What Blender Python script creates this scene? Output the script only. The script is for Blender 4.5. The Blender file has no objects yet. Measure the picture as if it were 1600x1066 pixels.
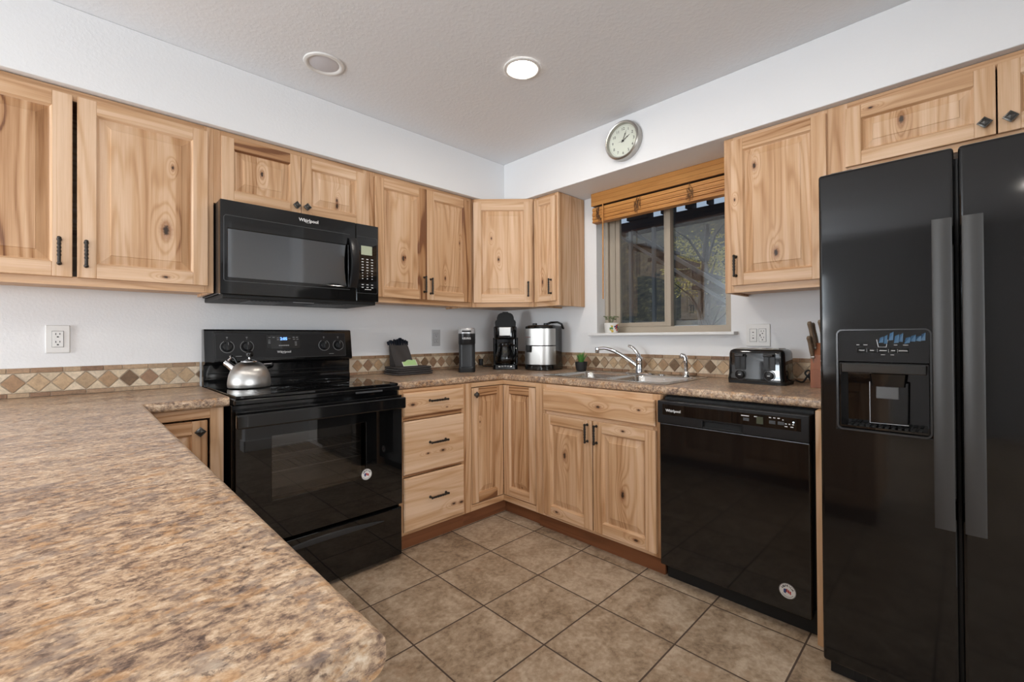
import bpy, math, random
from mathutils import Vector, Matrix
PI = math.pi
rng = random.Random(7)
scene = bpy.context.scene
COL = scene.collection

# ------------------------------------------------------------------ camera
cam_d = bpy.data.cameras.new('camera')
cam = bpy.data.objects.new('camera', cam_d)
COL.objects.link(cam)
r_ = Vector((0.70989274, -0.70428273, -0.00617626))
u_ = Vector((-0.00037258, -0.00914476, 0.99995812))
f_ = Vector((0.70430971, 0.7098607, 0.00675421))
mw = Matrix.Identity(4)
for i in range(3):
    mw[i][0] = r_[i]; mw[i][1] = u_[i]; mw[i][2] = -f_[i]
mw[0][3], mw[1][3], mw[2][3] = -2.6293, -2.7684, 1.1494
cam.matrix_world = mw
cam_d.sensor_width = 36.0
cam_d.lens = 696.09 / 1600 * 36
cam_d.shift_x = -6.36 / 1600
cam_d.shift_y = -11.19 / 1600
cam_d.clip_start = 0.02
scene.camera = cam

# ------------------------------------------------------------------ view, sky, daylight
vs = scene.view_settings
vs.view_transform = 'Standard'; vs.look = 'None'; vs.gamma = 1.0; vs.use_curve_mapping = False
vs.exposure = 0.0
world = bpy.data.worlds.new('sky'); scene.world = world; world.use_nodes = True
wn = world.node_tree; wn.nodes.clear()
w_out = wn.nodes.new('ShaderNodeOutputWorld'); w_bg = wn.nodes.new('ShaderNodeBackground')
w_tc = wn.nodes.new('ShaderNodeTexCoord'); w_sep = wn.nodes.new('ShaderNodeSeparateXYZ')
w_rmp = wn.nodes.new('ShaderNodeValToRGB')
wn.links.new(w_tc.outputs['Generated'], w_sep.inputs[0]); wn.links.new(w_sep.outputs['Z'], w_rmp.inputs[0])
w_rmp.color_ramp.elements[0].color = (0.80, 0.88, 1.0, 1); w_rmp.color_ramp.elements[1].color = (0.45, 0.66, 1.0, 1)
wn.links.new(w_rmp.outputs[0], w_bg.inputs[0]); w_bg.inputs[1].default_value = 0.7
wn.links.new(w_bg.outputs[0], w_out.inputs[0])

def area_light(name, loc, rot, sx, sy, power, col):
    d = bpy.data.lights.new(name, 'AREA'); d.shape = 'RECTANGLE'; d.size = sx; d.size_y = sy
    d.energy = power; d.color = col
    o = bpy.data.objects.new(name, d); COL.objects.link(o); o.location = loc; o.rotation_euler = rot
    return o
# daylight through the glass door at the left end; soft fill lamp added behind the camera
area_light('daylight_glass_door', (-6.30, -.93, 1.10), (0, -PI/2-.50, 0), 1.90, .90, 150, (0.93, 0.965, 1.0))
area_light('rear_fill_light', (-3.6, -6.80, 1.45), (PI/2+.48, 0, 0), 2.9, 1.4, 140, (0.94, 0.97, 1.0))
# late sun on the yard; it runs along the house, so none of it enters the windows
sun_d = bpy.data.lights.new('sun', 'SUN'); sun_d.energy = 2.6; sun_d.angle = .01; sun_d.color = (1.0, .90, .74)
sun = bpy.data.objects.new('sun', sun_d); COL.objects.link(sun); sun.rotation_euler = (-math.radians(52), 0, 0)
CAN_EMIT = 150.0

# ------------------------------------------------------------------ mesh builder
class MB:
    def __init__(s):
        s.v = []; s.f = []; s.uv = []; s.bd = []; s.k1 = []; s.k2 = []; s.sm = []; s.mi = []
        s.cur = ((0, .5, 0), (9, 9, .01), (9, 9, .01)); s.smooth = False; s.m = 0; s.T = None
    def board(s, tone=None, stave=0.0, k1=None, k2=None, seed=None):
        s.cur = ((rng.uniform(0, 50) if seed is None else seed, rng.uniform(.25, .75) if tone is None else tone, stave),
                 k1 or (9, 9, .01), k2 or (9, 9, .01))
        return s
    def color(s, c):
        s.cur = (tuple(c), (9, 9, .01), (9, 9, .01)); return s
    def add(s, verts, faces, uvs=None):
        b = len(s.v)
        if s.T is not None: verts = [tuple(s.T @ Vector(p)) for p in verts]
        s.v += [tuple(p) for p in verts]
        for i, f in enumerate(faces):
            s.f.append([b + j for j in f])
            s.uv.append(uvs[i] if uvs else None)
            s.bd.append(s.cur[0]); s.k1.append(s.cur[1]); s.k2.append(s.cur[2]); s.sm.append(s.smooth); s.mi.append(s.m)
    def quad(s, pts, grain=2, vax=None):
        if vax is None:
            n = (Vector(pts[1]) - Vector(pts[0])).cross(Vector(pts[2]) - Vector(pts[0]))
            vax = fuv_axis(n, grain)
        s.add(pts, [list(range(len(pts)))], [[(p[grain], p[vax]) for p in pts]])
    def box(s, x0, x1, y0, y1, z0, z1, grain=2):
        if x0 > x1: x0, x1 = x1, x0
        if y0 > y1: y0, y1 = y1, y0
        if z0 > z1: z0, z1 = z1, z0
        p = [(x0,y0,z0),(x1,y0,z0),(x1,y1,z0),(x0,y1,z0),(x0,y0,z1),(x1,y0,z1),(x1,y1,z1),(x0,y1,z1)]
        F = [(0,3,2,1),(4,5,6,7),(0,1,5,4),(2,3,7,6),(1,2,6,5),(3,0,4,7)]
        N = [2,2,1,1,0,0]
        uvs = []
        for f, n in zip(F, N):
            ax = [a for a in (0,1,2) if a != n]
            if grain in ax: ua = grain; va = [a for a in ax if a != grain][0]
            else: ua, va = ax
            uvs.append([(p[i][ua], p[i][va]) for i in f])
        s.add(p, F, uvs); return s
    def cells(s, us, vs_, inside, w0, w1, plane='xy', grain=0):
        mp = {'xy': lambda u,v,w:(u,v,w), 'xz': lambda u,v,w:(u,w,v), 'yz': lambda u,v,w:(w,u,v)}[plane]
        flip = plane == 'xz'
        nu, nv = len(us)-1, len(vs_)-1
        ins = [[inside((us[i]+us[i+1])/2, (vs_[j]+vs_[j+1])/2) for j in range(nv)] for i in range(nu)]
        idx = {}; verts = []; faces = []; uvs = []
        def V(i, j, k):
            if (i,j,k) not in idx:
                idx[(i,j,k)] = len(verts); verts.append(mp(us[i], vs_[j], (w0, w1)[k]))
            return idx[(i,j,k)]
        def A(f):
            if flip: f = f[::-1]
            faces.append(f)
            ps = [verts[i] for i in f]
            n = (Vector(ps[1])-Vector(ps[0])).cross(Vector(ps[2])-Vector(ps[0]))
            va = fuv_axis(n, grain)
            uvs.append([(q[grain], q[va]) for q in ps])
        g = lambda i,j: 0 <= i < nu and 0 <= j < nv and ins[i][j]
        for i in range(nu):
            for j in range(nv):
                if not ins[i][j]: continue
                A([V(i,j,1),V(i+1,j,1),V(i+1,j+1,1),V(i,j+1,1)])
                A([V(i,j,0),V(i,j+1,0),V(i+1,j+1,0),V(i+1,j,0)])
                if not g(i,j-1): A([V(i,j,0),V(i+1,j,0),V(i+1,j,1),V(i,j,1)])
                if not g(i,j+1): A([V(i+1,j+1,0),V(i,j+1,0),V(i,j+1,1),V(i+1,j+1,1)])
                if not g(i-1,j): A([V(i,j+1,0),V(i,j,0),V(i,j,1),V(i,j+1,1)])
                if not g(i+1,j): A([V(i+1,j,0),V(i+1,j+1,0),V(i+1,j+1,1),V(i+1,j,1)])
        s.add(verts, faces, uvs); return s
    def prism(s, poly, w0, w1, plane='xy', grain=2):
        # CCW polygon in (u,v)
        mp = {'xy': lambda u,v,w:(u,v,w), 'xz': lambda u,v,w:(u,w,v), 'yz': lambda u,v,w:(w,u,v)}[plane]
        n = len(poly)
        V = [mp(u,v,w0) for u,v in poly] + [mp(u,v,w1) for u,v in poly]
        F = [list(range(n-1,-1,-1)), list(range(n,2*n))] + [[i,(i+1)%n,n+(i+1)%n,n+i] for i in range(n)]
        if plane == 'xz': F = [f[::-1] for f in F]
        uvs = []
        for f in F:
            ps = [V[i] for i in f]
            nn = (Vector(ps[1])-Vector(ps[0])).cross(Vector(ps[2])-Vector(ps[0]))
            va = fuv_axis(nn, grain); uvs.append([(q[grain], q[va]) for q in ps])
        s.add(V, F, uvs); return s
    def loft(s, rings, cap0=True, cap1=True, closed=True):
        n = len(rings[0]); V = [p for r in rings for p in r]; F = []
        for a in range(len(rings)-1):
            for i in range(n if closed else n-1):
                j = (i+1) % n
                F.append([a*n+i, a*n+j, (a+1)*n+j, (a+1)*n+i])
        if cap0: F.append(list(range(n-1,-1,-1)))
        if cap1: F.append([(len(rings)-1)*n+i for i in range(n)])
        s.add(V, F); return s
    def lathe(s, prof, seg=32, c=(0,0,0), axis='z', cap=True):
        rings = []
        for r, h in prof:
            ring = []
            for i in range(seg):
                a = 2*PI*i/seg; x = r*math.cos(a); y = r*math.sin(a)
                if axis == 'z': q = (x, y, h)
                elif axis == 'y': q = (x, -h, y)      # height runs towards -y (towards the viewer)
                else: q = (h, x, y)
                ring.append((q[0]+c[0], q[1]+c[1], q[2]+c[2]))
            rings.append(ring)
        return s.loft(rings, cap, cap)
    def tube(s, pts, r, seg=10, cap=True, rfun=None):
        pts = [Vector(p) for p in pts]; rings = []; n = len(pts); up = None
        for i, p in enumerate(pts):
            t = (pts[min(i+1,n-1)] - pts[max(i-1,0)]).normalized()
            if up is None:
                up = Vector((0,0,1)) if abs(t.z) < .9 else Vector((1,0,0))
            a = (up - t*up.dot(t)).normalized(); b = t.cross(a); up = a
            rr = r if not callable(r) else r(i/(n-1))
            ring = []
            for k in range(seg):
                th = 2*PI*k/seg
                q = rr if rfun is None else rr*rfun(i/(n-1), th)
                ring.append(tuple(p + a*(q*math.cos(th)) + b*(q*math.sin(th))))
            rings.append(ring)
        return s.loft(rings, cap, cap)
    def ball(s, c, r, seg=14, sc=(1,1,1)):
        n = 8; rings = []
        for i in range(n+1):
            ph = -PI/2 + PI*i/n; rr = max(r*math.cos(ph), 1e-5)
            rings.append([(c[0]+sc[0]*rr*math.cos(2*PI*k/seg), c[1]+sc[1]*rr*math.sin(2*PI*k/seg), c[2]+sc[2]*r*math.sin(ph)) for k in range(seg)])
        return s.loft(rings)
    def build(s, name, mats, parent=None, bevel=0.0, segs=2, angle=35, wood=False):
        me = bpy.data.meshes.new(name)
        me.from_pydata(s.v, [], s.f)
        if not isinstance(mats, (list, tuple)): mats = [mats]
        for m in mats: me.materials.append(m)
        me.polygons.foreach_set('material_index', s.mi)
        if any(u is not None for u in s.uv):
            ul = me.uv_layers.new(name='UVMap')
            for p, u in zip(me.polygons, s.uv):
                if u:
                    for li, c in zip(p.loop_indices, u): ul.data[li].uv = c
        for nm, dat in (('bd', s.bd), ('kn', s.k1), ('kn2', s.k2)):
            a = me.attributes.new(nm, 'FLOAT_VECTOR', 'FACE')
            a.data.foreach_set('vector', [c for t in dat for c in t])
        me.polygons.foreach_set('use_smooth', s.sm)
        if any(s.sm): me.set_sharp_from_angle(angle=math.radians(angle))
        me.update()
        o = bpy.data.objects.new(name, me); COL.objects.link(o)
        if parent is not None: o.parent = parent
        if bevel > 0:
            b = o.modifiers.new('bevel', 'BEVEL'); b.width = bevel; b.segments = segs; b.limit_method = 'ANGLE'; b.angle_limit = math.radians(40)
        return o

def fuv_axis(n, grain):
    ax = [a for a in (0,1,2) if a != grain]
    return ax[0] if abs(n[ax[0]]) < abs(n[ax[1]]) else ax[1]

def rrect(w, d, r, z, cx=0, cy=0, n=6, plane='xy'):
    r = min(r, w/2-1e-4, d/2-1e-4); out = []
    for sx, sy, a0 in ((1,1,0),(-1,1,PI/2),(-1,-1,PI),(1,-1,1.5*PI)):
        for i in range(n+1):
            a = a0 + PI/2*i/n
            x = cx + sx*(w/2-r) + r*math.cos(a); y = cy + sy*(d/2-r) + r*math.sin(a)
            out.append((x,y,z) if plane == 'xy' else (x, z, y))
    return out

def thing(name, label, cat, loc=(0,0,0), rz=0.0, group=None):
    o = bpy.data.objects.new(name, None); COL.objects.link(o)
    o.empty_display_size = .1; o.location = loc; o.rotation_euler = (0,0,rz)
    return tag(o, label, cat, group)
def tag(o, label=None, cat=None, group=None, kind=None):
    if label: o['label'] = label
    if cat: o['category'] = cat
    if group: o['group'] = group
    if kind: o['kind'] = kind
    return o
def rolled(o, test, w=.014, segs=5):
    me = o.data; a = me.attributes.new('bevel_weight_edge', 'FLOAT', 'EDGE')
    for e in me.edges:
        p, q = (me.vertices[i].co for i in e.vertices)
        if test(p) and test(q) and abs(p.z-q.z) < 1e-5: a.data[e.index].value = 1.0
    b = o.modifiers.new('bevel', 'BEVEL'); b.width = w; b.segments = segs; b.limit_method = 'WEIGHT'
    return o
def adopt(o, parent):     # make a mesh built in world coordinates a part of a placed thing
    o.parent = parent
    M = Matrix.Translation(parent.location) @ parent.rotation_euler.to_matrix().to_4x4()
    o.matrix_parent_inverse = M.inverted(); return o
def struct(o): o['kind'] = 'structure'; return o
def text(s_, size, mat, parent, loc, name='lettering', ext=0.0004, rot=(PI/2,0,0), align='CENTER', sx=1.0, bold=0.0):
    cu = bpy.data.curves.new('t', 'FONT'); cu.body = s_; cu.size = size; cu.extrude = ext; cu.align_x = align; cu.align_y = 'CENTER'
    cu.offset = bold; cu.resolution_u = 3
    t = bpy.data.objects.new('t', cu); COL.objects.link(t)
    dg = bpy.context.evaluated_depsgraph_get(); dg.update()
    me = bpy.data.meshes.new_from_object(t.evaluated_get(dg)); bpy.data.objects.remove(t); bpy.data.curves.remove(cu)
    me.name = name; me.materials.clear(); me.materials.append(mat)
    o = bpy.data.objects.new(name, me); COL.objects.link(o); o.parent = parent; o.location = loc; o.rotation_euler = rot; o.scale = (sx,1,1)
    return o

# ------------------------------------------------------------------ materials
class NT:
    def __init__(s, name):
        s.mat = bpy.data.materials.new(name); s.mat.use_nodes = True
        s.n = s.mat.node_tree; s.n.nodes.clear()
        s.out = s.n.nodes.new('ShaderNodeOutputMaterial')
        s.p = s.n.nodes.new('ShaderNodeBsdfPrincipled'); s.n.links.new(s.p.outputs[0], s.out.inputs[0])
    def node(s, t, **k):
        nd = s.n.nodes.new(t)
        for a, b in k.items(): setattr(nd, a, b)
        return nd
    def set(s, inp, v):
        if isinstance(v, bpy.types.NodeSocket): s.n.links.new(v, inp)
        elif isinstance(v, (tuple, list)):
            inp.default_value = tuple(v) + (1,) if (len(v) == 3 and inp.type == 'RGBA') else tuple(v)
        else: inp.default_value = v
    def m(s, op, a, b=0.0, c=None, clamp=False):
        nd = s.node('ShaderNodeMath', operation=op); nd.use_clamp = clamp
        s.set(nd.inputs[0], a); s.set(nd.inputs[1], b)
        if c is not None: s.set(nd.inputs[2], c)
        return nd.outputs[0]
    def xyz(s, x, y, z):
        nd = s.node('ShaderNodeCombineXYZ'); s.set(nd.inputs[0], x); s.set(nd.inputs[1], y); s.set(nd.inputs[2], z); return nd.outputs[0]
    def sep(s, v):
        nd = s.node('ShaderNodeSeparateXYZ'); s.set(nd.inputs[0], v); return nd.outputs
    def noise(s, vec, scale, detail=2.0, rough=.5, dist=0.0, out=0):
        nd = s.node('ShaderNodeTexNoise'); s.set(nd.inputs['Vector'], vec); s.set(nd.inputs['Scale'], scale)
        s.set(nd.inputs['Detail'], detail); s.set(nd.inputs['Roughness'], rough); s.set(nd.inputs['Distortion'], dist); return nd.outputs[out]
    def ramp(s, fac, stops, interp='LINEAR'):
        nd = s.node('ShaderNodeValToRGB'); cr = nd.color_ramp; cr.interpolation = interp
        while len(cr.elements) > 1: cr.elements.remove(cr.elements[-1])
        cr.elements[0].position = stops[0][0]; cr.elements[0].color = tuple(stops[0][1]) + (1,)
        for p, c in stops[1:]:
            e = cr.elements.new(p); e.color = tuple(c) + (1,)
        s.set(nd.inputs[0], fac); return nd.outputs[0]
    def mix(s, f, a, b, blend='MIX'):
        nd = s.node('ShaderNodeMix', data_type='RGBA', blend_type=blend)
        s.set(nd.inputs[0], f); s.set(nd.inputs[6], a); s.set(nd.inputs[7], b); return nd.outputs[2]
    def sstep(s, x, a, b):
        nd = s.node('ShaderNodeMapRange', interpolation_type='SMOOTHSTEP')
        s.set(nd.inputs[0], x); nd.inputs[1].default_value = a; nd.inputs[2].default_value = b; return nd.outputs[0]
    def attr(s, name):
        nd = s.node('ShaderNodeAttribute', attribute_name=name); return nd.outputs['Vector']
    def obj(s): return s.node('ShaderNodeTexCoord').outputs['Object']
    def geo(s): return s.node('ShaderNodeNewGeometry').outputs['Position']
    def bump(s, h, strength, dist=.002):
        nd = s.node('ShaderNodeBump'); s.set(nd.inputs['Height'], h); nd.inputs['Strength'].default_value = strength; nd.inputs['Distance'].default_value = dist
        s.n.links.new(nd.outputs[0], s.p.inputs['Normal'])
    def P(s, base=None, rough=.5, metal=0.0, spec=.5, coat=0.0, trans=0.0, ior=1.45, emit=None, es=0.0):
        p = s.p.inputs
        if base is not None: s.set(p['Base Color'], base)
        s.set(p['Roughness'], rough); s.set(p['Metallic'], metal); s.set(p['Specular IOR Level'], spec)
        s.set(p['Coat Weight'], coat); s.set(p['Transmission Weight'], trans); s.set(p['IOR'], ior)
        if emit is not None: s.set(p['Emission Color'], emit); s.set(p['Emission Strength'], es)
        return s.mat

def plain(name, c, rough=.5, metal=0.0, spec=.5, coat=0.0, bump=None):
    t = NT(name); t.P(c, rough, metal, spec, coat)
    if bump: t.bump(t.noise(t.obj(), bump[0], 3), bump[1], bump[2])
    return t.mat
def glow(name, c, es, base=(0.02,0.02,0.02)):
    t = NT(name); return t.P(base, .4, emit=c, es=es)

def wood_mat(name, light, mid, dark, heart, rough=.42):
    t = NT(name)
    uv = t.node('ShaderNodeUVMap'); u, v, _ = t.sep(uv.outputs[0])
    seed, tone, stave = t.sep(t.attr('bd'))
    # glued-up staves inside wide panels
    hasst = t.m('GREATER_THAN', stave, .001)
    st = t.m('FLOOR', t.m('DIVIDE', t.m('ADD', v, t.m('MULTIPLY', seed, .013)), t.m('MAXIMUM', stave, .01)))
    wn_ = t.node('ShaderNodeTexWhiteNoise', noise_dimensions='2D'); t.set(wn_.inputs['Vector'], t.xyz(st, seed, 0))
    strnd = t.m('MULTIPLY', t.m('SUBTRACT', wn_.outputs['Value'], .5), hasst)
    sd = t.m('ADD', t.m('MULTIPLY', seed, 3.7), t.m('MULTIPLY', strnd, 23.0))
    def knot(an):
        ku, kv, ks = t.sep(t.attr(an))
        du = t.m('DIVIDE', t.m('SUBTRACT', u, ku), ks); dv = t.m('DIVIDE', t.m('SUBTRACT', v, kv), ks)
        flow = t.m('EXPONENT', t.m('MULTIPLY', t.m('ADD', t.m('POWER', t.m('ABSOLUTE', t.m('MULTIPLY', du, .16)), 2), t.m('POWER', t.m('ABSOLUTE', t.m('MULTIPLY', dv, .42)), 2)), -1))
        wob = t.m('MULTIPLY', t.m('SUBTRACT', t.noise(t.xyz(t.m('MULTIPLY', du, 1.0), dv, seed), 1.6, 3), .5), .9)
        core = t.m('ADD', t.m('SQRT', t.m('ADD', t.m('POWER', t.m('ABSOLUTE', t.m('MULTIPLY', du, .62)), 2), t.m('POWER', t.m('ABSOLUTE', t.m('MULTIPLY', dv, 1.25)), 2))), wob)
        return flow, core
    f1, c1 = knot('kn'); f2, c2 = knot('kn2')
    n1 = t.noise(t.xyz(t.m('MULTIPLY', u, .55), t.m('MULTIPLY', v, 6.5), sd), 1.0, 2.0, .45)
    field = t.m('ADD', t.m('ADD', t.m('MULTIPLY', n1, 11.0), t.m('MULTIPLY', v, 14.0)), t.m('MULTIPLY', t.m('ADD', f1, f2), 3.0))
    bands = t.m('POWER', t.m('MULTIPLY_ADD', t.m('SINE', t.m('MULTIPLY', field, 2*PI)), .5, .5), 3.2)
    fine = t.noise(t.xyz(t.m('MULTIPLY', u, 7), t.m('MULTIPLY', v, 380), sd), 1.0, 2.5, .6)
    streak = t.noise(t.xyz(t.m('MULTIPLY', u, .9), t.m('MULTIPLY', v, 34), t.m('ADD', sd, 5.0)), 1.0, 2, .5)
    big = t.noise(t.xyz(t.m('MULTIPLY', u, .7), t.m('MULTIPLY', v, 9), t.m('ADD', sd, 11.0)), 1.0, 2, .5)
    q = t.m('ADD', tone, t.m('MULTIPLY', strnd, .34))
    q = t.m('ADD', q, t.m('MULTIPLY', t.m('SUBTRACT', big, .5), .75))
    q = t.m('ADD', q, t.m('MULTIPLY', t.m('SUBTRACT', streak, .5), .85))
    q = t.m('ADD', q, t.m('MULTIPLY', t.m('SUBTRACT', fine, .5), .46))
    q = t.m('ADD', q, t.m('MULTIPLY', t.m('SUBTRACT', bands, .25), t.m('MULTIPLY_ADD', tone, .50, .06)))
    col = t.ramp(q, [(0.0, light), (.45, mid), (.85, dark), (1.15 if False else 1.0, heart)])
    halo = t.m('MULTIPLY', t.m('ADD', t.m('SUBTRACT', 1.0, t.sstep(c1, .3, 2.4)), t.m('SUBTRACT', 1.0, t.sstep(c2, .3, 2.4))), .72, clamp=True)
    col = t.mix(halo, col, (heart[0]*1.15, heart[1]*.85, heart[2]*.6))
    core = t.m('ADD', t.m('SUBTRACT', 1.0, t.sstep(c1, .40, 1.05)), t.m('SUBTRACT', 1.0, t.sstep(c2, .40, 1.05)), clamp=True)
    col = t.mix(t.m('MULTIPLY', core, .93), col, (.022, .013, .008))
    t.P(col, rough, spec=.4)
    t.bump(fine, .10, .001)
    return t.mat

WOOD = wood_mat('hickory', (.74,.525,.36), (.575,.348,.19), (.38,.192,.084), (.19,.078,.033))
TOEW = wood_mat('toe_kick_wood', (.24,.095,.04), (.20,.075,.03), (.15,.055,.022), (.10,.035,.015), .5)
BLOCKW = wood_mat('knife_block_wood', (.36,.13,.055), (.30,.10,.04), (.22,.07,.03), (.14,.045,.02), .45)
BAMBOO = wood_mat('bamboo_slat', (.62,.30,.085), (.54,.245,.065), (.43,.18,.045), (.30,.115,.03), .45)
HANDW = wood_mat('knife_handle_wood', (.22,.16,.11), (.17,.12,.08), (.12,.08,.05), (.07,.045,.03), .4)

def counter_mat():
    t = NT('granite_laminate'); x, y, z = t.sep(t.geo())
    def N(sc, off, st=.72, det=4, rg=.62, di=.4): return t.noise(t.xyz(t.m('MULTIPLY', x, st), y, t.m('ADD', z, off)), sc, det, rg, di)
    a = N(74, 0, .70, 6, .7); b = N(170, 4, .75, 4, .7); g = N(11, 9, .5, 3)
    c = t.m('ADD', t.m('MULTIPLY', a, .55), t.m('ADD', t.m('MULTIPLY', b, .42), t.m('MULTIPLY', g, .30)))
    col = t.ramp(c, [(.48,(.055,.036,.032)), (.548,(.16,.105,.08)), (.602,(.31,.21,.145)), (.655,(.48,.335,.22)), (.715,(.61,.46,.325)), (.80,(.74,.62,.48))])
    ochre = t.sstep(N(42, 14, .65, 5), .53, .63)
    col = t.mix(t.m('MULTIPLY', ochre, .5), col, (.48,.25,.095))
    mauve = t.sstep(N(40, 21, .65, 6, .7), .53, .62)
    col = t.mix(t.m('MULTIPLY', mauve, .6), col, (.26,.205,.175))
    dk = t.sstep(N(80, 31, .65, 5, .7), .57, .64)
    col = t.mix(t.m('MULTIPLY', dk, .72), col, (.075,.048,.042))
    t.P(col, .30, spec=.45)
    t.bump(b, .04, .001)
    return t.mat
COUNTER = counter_mat()

def floor_mat():
    t = NT('stone_floor_tile'); x, y, z = t.sep(t.geo())
    T = .3439
    fx = t.m('DIVIDE', t.m('SUBTRACT', x, -1.0407 - 30*T), T); fy = t.m('DIVIDE', t.m('SUBTRACT', y, -.9638 - 30*T), T)
    ix = t.m('FLOOR', fx); iy = t.m('FLOOR', fy)
    ex = t.m('ABSOLUTE', t.m('SUBTRACT', t.m('FRACT', fx), .5)); ey = t.m('ABSOLUTE', t.m('SUBTRACT', t.m('FRACT', fy), .5))
    e = t.m('MAXIMUM', ex, ey)
    gr = t.sstep(e, .4895, .4925)
    w = t.node('ShaderNodeTexWhiteNoise', noise_dimensions='2D'); t.set(w.inputs['Vector'], t.xyz(ix, iy, 0))
    off = t.m('MULTIPLY', w.outputs['Value'], 40.0)
    P3 = t.xyz(x, y, off)
    n1 = t.noise(P3, 7, 6, .62, .8); n2 = t.noise(P3, 45, 4, .65, .3); n3 = t.noise(P3, 2.2, 3, .5)
    c = t.m('ADD', t.m('ADD', t.m('MULTIPLY', n1, .48), t.m('MULTIPLY', n2, .44)), t.m('MULTIPLY', n3, .2))
    c = t.m('ADD', c, t.m('MULTIPLY', t.m('SUBTRACT', w.outputs['Value'], .5), .05))
    col = t.ramp(c, [(.42,(.185,.128,.083)), (.51,(.31,.224,.15)), (.575,(.39,.293,.205)), (.67,(.50,.395,.295))])
    rust = t.sstep(t.noise(t.xyz(x, y, t.m('ADD', off, 9.0)), 11, 5, .6, .6), .57, .72)
    col = t.mix(t.m('MULTIPLY', rust, .35), col, (.33,.20,.12))
    col = t.mix(gr, col, (.075,.05,.037))
    t.P(col, t.m('MULTIPLY_ADD', gr, .4, .42), spec=.4)
    h = t.m('ADD', t.m('MULTIPLY', t.sstep(e, .478, .4925), -1.0), t.m('MULTIPLY', n1, .35))
    t.bump(h, .35, .003)
    return t.mat
FLOOR = floor_mat()

def wall_mat(name, c, sc=95, st=.22):
    t = NT(name); t.P(c, .7, spec=.25)
    n = t.noise(t.geo(), sc, 3, .55)
    t.bump(t.sstep(n, .42, .66), st, .003); return t.mat
WALL = wall_mat('white_wall_paint', (.815,.82,.83), 95, .07)
CEIL = wall_mat('white_ceiling_paint', (.78,.795,.82), 60, .14)
FARWALL = wall_mat('shaded_far_wall', (.42,.42,.43), 95, .1)  # shade put into the colour so unseen far walls reflect dark in the refrigerator

def splash_mat():
    t = NT('travertine_tile'); c = t.attr('bd'); o = t.obj()
    n = t.noise(o, 60, 5, .65, .6); n2 = t.noise(o, 190, 3, .6)
    f = t.m('ADD', t.m('MULTIPLY', n, .9), t.m('MULTIPLY', n2, .35))
    k = t.m('MULTIPLY_ADD', f, 1.25, .25)
    cc = t.node('ShaderNodeVectorMath', operation='SCALE'); t.set(cc.inputs[0], c); t.set(cc.inputs['Scale'], k)
    t.P(cc.outputs[0], .5, spec=.35); t.bump(n, .2, .002); return t.mat
SPLASH = splash_mat()

BLACK = plain('gloss_black_enamel', (.006,.006,.0062), .06, spec=.7)
BLACKG = plain('black_glass', (.004,.004,.0042), .025, spec=.75)
def fridge_mat():
    t = NT('black_fridge_enamel'); t.P((.006,.0056,.0055), .07, spec=.52)
    X_, Y_, Z_ = t.sep(t.obj()); n = t.noise(t.xyz(t.m('MULTIPLY', X_, 2.2), Y_, t.m('MULTIPLY', Z_, 6.5)), 1.0, 2); n2 = t.noise(t.obj(), 420, 2)
    t.bump(t.m('ADD', t.m('MULTIPLY', n, 1.0), t.m('MULTIPLY', n2, .004)), .10, .01); return t.mat
FRIDGE = fridge_mat()
SATIN = plain('satin_black_plastic', (.011,.011,.012), .30, spec=.38)
MATTE = plain('matte_black', (.012,.012,.012), .55, spec=.4)
HANDLEG = plain('charcoal_fridge_handle', (.045,.044,.043), .42, .25, bump=(600, .05, .0005))
CHAR = plain('charcoal_trim', (.06,.062,.066), .4)
GAP = plain('dark_rubber', (.008,.008,.008), .6)
BRONZE = plain('dark_bronze_iron', (.045,.040,.036), .34, .8)
PEWTER = plain('dark_pewter', (.10,.095,.088), .30, .85)
def brushed(name, c, rough, sx, sy, sz, an=0.0):
    t = NT(name); x, y, z = t.sep(t.obj())
    n = t.noise(t.xyz(t.m('MULTIPLY', x, sx), t.m('MULTIPLY', y, sy), t.m('MULTIPLY', z, sz)), 1, 3)
    t.P(c, t.m('MULTIPLY_ADD', n, .12, rough-.06), 1.0); t.bump(n, .06, .0006)
    if an:
        t.p.inputs['Anisotropic'].default_value = an; tg = t.node('ShaderNodeTangent', direction_type='RADIAL', axis='Z'); t.n.links.new(tg.outputs[0], t.p.inputs['Tangent'])
    return t.mat
STEEL = brushed('brushed_steel', (.44,.425,.405), .34, 30, 30, 600, .75)
SINKS = brushed('sink_steel', (.62,.61,.59), .25, 500, 30, 200)
CHROME = plain('chrome', (.66,.66,.67), .07, 1.0)
NICKEL = plain('brushed_nickel', (.46,.44,.41), .32, 1.0)
SILVER = plain('silver_plastic', (.50,.50,.51), .32, .5)
WHITEP = plain('white_plastic', (.74,.73,.71), .38)
GREYP = plain('grey_outlet_plastic', (.50,.50,.51), .38)
IVORY = plain('ivory_dial', (.70,.73,.64), .5)
VINYL = plain('tan_vinyl', (.42,.36,.285), .45)
SILLW = plain('white_sill_paint', (.80,.80,.80), .4)
PRINT = plain('white_print', (.70,.70,.70), .5)
GPRINT = plain('grey_print', (.30,.30,.30), .5)
INK = plain('black_ink', (.012,.012,.012), .5)
REDP = plain('red_print', (.45,.05,.04), .5)
BLUEP = plain('navy_print', (.03,.045,.16), .5)
YELP = plain('yellow_print', (.60,.42,.05), .5)
GROUT = plain('light_grout', (.52,.42,.32), .8)
CARD = plain('green_card', (.42,.62,.27), .6)
CARDW = plain('card_edge', (.72,.74,.66), .6)
TOWEL = plain('charcoal_towel', (.060,.054,.052), .9, spec=.15, bump=(500, .5, .002))
TOWELB = plain('navy_ruffle', (.016,.019,.028), .9, spec=.15, bump=(300, .5, .002))
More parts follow.
